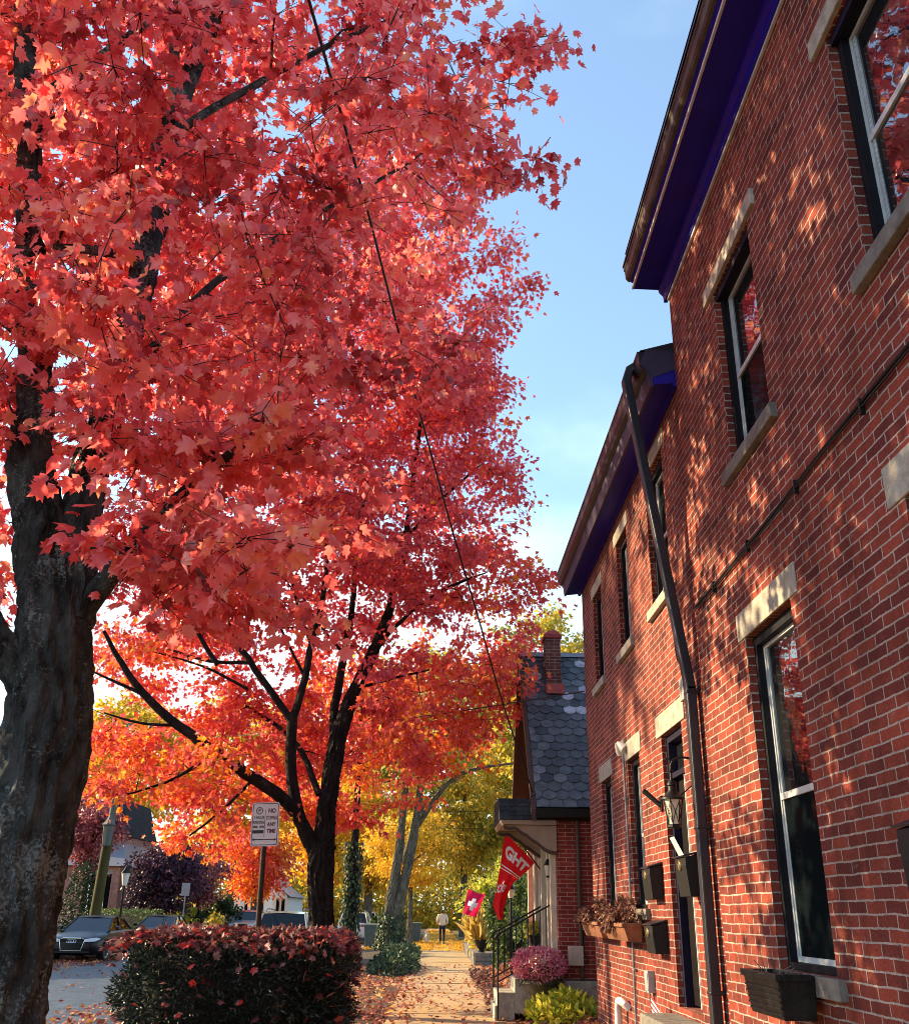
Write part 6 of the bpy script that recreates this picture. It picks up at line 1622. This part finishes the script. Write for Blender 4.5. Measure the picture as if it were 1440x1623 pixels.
MB().solid([(-24.7, 62.1, 5.6), (-18.8, 62.1, 5.6), (-18.8, 69, 5.6), (-24.7, 69, 5.6), (-24.2, 62.7, 7.8), (-19.4, 62.7, 7.8), (-19.4, 68.5, 7.8), (-24.2, 68.5, 7.8)], [(0, 1, 5, 4), (1, 2, 6, 5), (2, 3, 7, 6), (3, 0, 4, 7), (4, 5, 6, 7)]).build('mansard', MT['shingle'], fh)
dm = MB(); dm.box(-20.3, -19.5, 61.9, 62.9, 5.75, 7.2); dm = dm.build('dormer', MT['cream'], fh); MB().box(-20.15, -19.65, 61.86, 61.9, 5.95, 7.0).build('pane', MT['glass'], dm)
nh = thing('row_house', 'brick house with grey roof at the edge, behind the thick maple trunk', 'house', (-24, 38, 0))
MB().box(-34, -17.6, 35, 43.0, -.1, 6.6).build('wall', MT['brickfar'], nh)
MB().extr_y([(-34.3, 6.61), (-17.2, 6.61), (-21, 9.4), (-30, 9.4)], 34.7, 43.3).build('roof', MT['conduit'], nh)
for yy in (36, 38.4, 40.8):
    for z in (1.0, 4.2):
        f = MB(); f.box(-17.598, -17.55, yy, yy + .9, z, z + 1.7); f = f.build('window', MT['sash'], nh); MB().box(-17.548, -17.54, yy + .07, yy + .83, z + .07, z + 1.63).build('pane', MT['glass'], f)
wh = thing('white_house', 'white gabled house with grey roof far down the street', 'house', (-16.5, 100, 0))
mb = MB(); mb.extr_y([(-19.2, -.1), (-15.2, -.1), (-15.2, 3.9), (-17.2, 7.0), (-19.2, 3.9)], 100, 110); mb.extr_y([(-15.199, -.1), (-13.9, -.1), (-13.9, 2.9), (-15.199, 3.7)], 98, 110)
mb.build('wall', pm('white_clapboard', (.74, .76, .78), .7, .06, 3, .1), wh)
rf = MB(); rf.solid([(-15.0, 99.7, 3.65), (-17.2, 99.7, 7.2), (-17.2, 110, 7.2), (-15.0, 110, 3.65)], [(0, 1, 2, 3)]); rf.solid([(-19.4, 99.7, 3.65), (-17.2, 99.7, 7.2), (-17.2, 110, 7.2), (-19.4, 110, 3.65)], [(0, 1, 2, 3)]); rf.solid([(-15.22, 97.6, 3.85), (-13.5, 97.6, 2.75), (-13.5, 110, 2.75), (-15.22, 110, 3.85)], [(0, 1, 2, 3)])
rf.build('roof', MT['conduit'], wh)
MB().box(-16.2, -15.6, 101, 101.6, 5.2, 7.9).build('chimney', MT['trimwhite'], wh)
for (a, c) in ((-18.2, 1.0), (-16.7, 1.0), (-14.9, 1.2), (-14.4, 1.2)):
    yy = 97.95 if a > -15.2 else 99.95
    f = MB(); f.box(a, a + .38, yy, yy + .04, c, c + 1.4); f = f.build('window', MT['trimwhite'], wh); MB().box(a + .05, a + .33, yy - .02, yy - .003, c + .06, c + 1.34).build('pane', MT['glass_low'], f)

up = thing('utility_pole', 'tall utility pole with green patina and a curved lamp arm across the street', 'pole', (-14.5, 45, 0))
MB().tube([(-14.56, 45, -.15), (-14.42, 45, 4.5)], [.25, .21], 12).build('sleeve', MT['rust'], up, smooth=True)
MB().tube([(-14.42, 45, 4.45), (-14.2, 45, 9.6)], [.17, .13], 12).build('pole', MT['polewood'], up, smooth=True)
b = MB(); p0 = P(206, 1176, Y=45); p1 = P(226, 1174, Y=44.6); p2 = P(233, 1160, Y=44.3); p3 = P(241, 1148, Y=44.0); b.tube(smooth_poly([p0, p1, p2, p3]), .07, 8); b.build('lamp_arm', MT['conduit'], up, smooth=True)
b = MB(); b.box(-15.0, -13.4, 44.9, 45.05, 8.9, 9.05); b.build('crossarm', MT['polewood'], up)
b = MB(); b.lathe(P(168, 1342, Y=44.6), [(.16, 0), (.19, .05), (.24, .85), (.30, .9), (.12, 1.15), (.05, 1.3)], 8); b.build('lantern', MT['greenplastic'], up)
lp_ = thing('lamp_post', 'black lamp post with white lantern across the street by the salmon house', 'street lamp', (-13.5, 45.2, 0))
MB().tube([(-13.5, 45.2, -.1), (-13.5, 45.2, .4), (-13.5, 45.2, 2.45)], [.09, .05, .04], 10).build('post', MT['black'], lp_)
b = MB(); b.lathe((-13.5, 45.2, 2.46), [(.10, 0), (.19, .5)], 6); b.build('lamp_glass', MT['pvc'], lp_)
b = MB(); b.lathe((-13.5, 45.2, 2.965), [(.23, 0), (.10, .16), (.03, .3)], 6); b.build('cap', MT['black'], lp_)
s2 = thing('street_sign', 'small grey sign on a thin post seen from its back across the street', 'sign', (-13.4, 56, 0))
MB().cyl((-13.4, 56, -.1), (-13.4, 56, 2.85), .035, .035, 8).build('post', MT['conduit'], s2)
MB().box(-13.62, -13.18, 55.94, 55.965, 2.2, 2.85).build('panel', MT['greybox'], s2, bevel=.008)

ar = thing('shrub', 'dark columnar evergreen beside the salmon brick house', 'shrub', (-15.6, 46, 0)); blob('foliage', MT['leafivy'], (-15.7, 46.4, 1.6), (.75, .75, 1.9), 2600, .12, OVAL, ar, shell=.4, colf=lambda p, n: RNG.random(n) * .45 + .05)
small_tree('tree', 'dusky rose-leaved small tree above the columnar evergreen', -17.0, 50.5, 6, 5.0, 1.3, 1.9, 80, 70, .17, 'leafrose', 'bark2', .14, seed=21)
small_tree('tree', 'dark purple-leaved tree across the street behind the lamp post', -15.3, 58.5, 6, 3.3, 2.0, 2.3, 120, 74, .20, 'leafpur', 'bark2', .16, seed=22)
ev_ = thing('shrub', 'wide dark evergreen shrub in front of the white house', 'shrub', (-14.9, 68, 0)); blob('foliage', MT['leafgrn'], (-15.0, 68, 1.3), (2.6, 1.8, 1.5), 3600, .2, OVAL, ev_, shell=.6, clumps=26, colf=lambda p, n: RNG.random(n) * .6)
yb = thing('shrub', 'small yellow shrub beside the dark evergreen across the street', 'shrub', (-14.4, 62, 0)); blob('foliage', MT['leaflime'], (-14.4, 62, .9), (.6, .6, .9), 700, .14, OVAL, yb, clumps=9)
gh_ = thing('hedge', 'low green clipped hedge behind the black sedan', 'hedge', (-15, 51, 0)); blob('foliage', MT['leafgrn'], (-15.1, 51, .72), (1.35, 2.2, .75), 4200, .10, OVAL, gh_, shell=.3, boxy=True, noise=.05, colf=lambda p, n: RNG.random(n) * .5 + .5)
small_tree('tree', 'russet small tree between the purple tree and the white house', -14.6, 64.5, 5, 3.6, 1.8, 2.0, 70, 70, .18, 'leafrose', 'bark2', .12, seed=23, colb=.2)

# ------------------------------------------------------------------ overhead wires
def wire(label, a, b_, sag, r=.012, name='overhead_wire', n=24):
    a, b_ = np.array(a, float), np.array(b_, float); t_ = np.linspace(0, 1, n)
    pts = [a + (b_ - a) * q - np.array([0, 0, 4 * sag * q * (1 - q)]) for q in t_]
    m_ = MB(); m_.tube(pts, r, 6)
    o = m_.build(name, MT['black'], None, org=tuple(a), smooth=True); tag(o, label, 'wire', 'overhead wires')
    return o


e0 = P(844, 1256, Y=16.5); s0 = P(478, -40, Y=4.6)
wr_ = MB(); ctrl = [s0, P(500, 40, Y=5.3), P(560, 245, Y=6.6), P(610, 440, Y=8.0), P(650, 600, Y=9.4), P(690, 745, Y=10.8), P(730, 890, Y=12.3), P(757, 972, Y=13.3), P(787, 1088, Y=14.8), P(822, 1192, Y=16.0), e0]
first = ctrl[0] + (ctrl[0] - ctrl[1]) * 4
wr_.tube(smooth_poly(resample([first] + ctrl, [.013] * 12, .4)[0], 4), .0125, 6); o = wr_.build('overhead_wire', MT['black'], None, org=tuple(e0), smooth=True)
tag(o, 'long black service wire slanting in front of the red maples to the cottage roof', 'wire', 'overhead wires')
wire('thin guy wire from the cottage eave to the tip of the porch hood', P(850, 1258, Y=16.5), P(793, 1288, Y=16.5), .01, .006)
wire('thin wire from the corner of the second brick house across to the maples', (2.2, 14.48, 4.68), (-14.2, 45, 9.0), .4, .010)
for k, (y0, z0, x1, y1, z1, lab) in enumerate([(45, 9.3, -13.8, 110, 9.4, 'upper wire running down the far side of the street from the utility pole'), (45, 8.9, -13.6, 110, 8.7, 'lower wire running down the far side of the street from the utility pole'), (45, 8.2, 3.5, 75, 8.6, 'wire crossing the street from the utility pole to the golden trees'),
                                               (45, 7.6, 2.6, 60, 6.2, 'lowest wire crossing the street from the utility pole')]):
    wire(lab, (-14.22, y0, z0), (x1, y1, z1), .8, .016)
wire('wire from beyond the camera to the utility pole, behind the near maple', (-13.6, -10, 9.2), (-14.2, 45, 9.3), .7, .014)
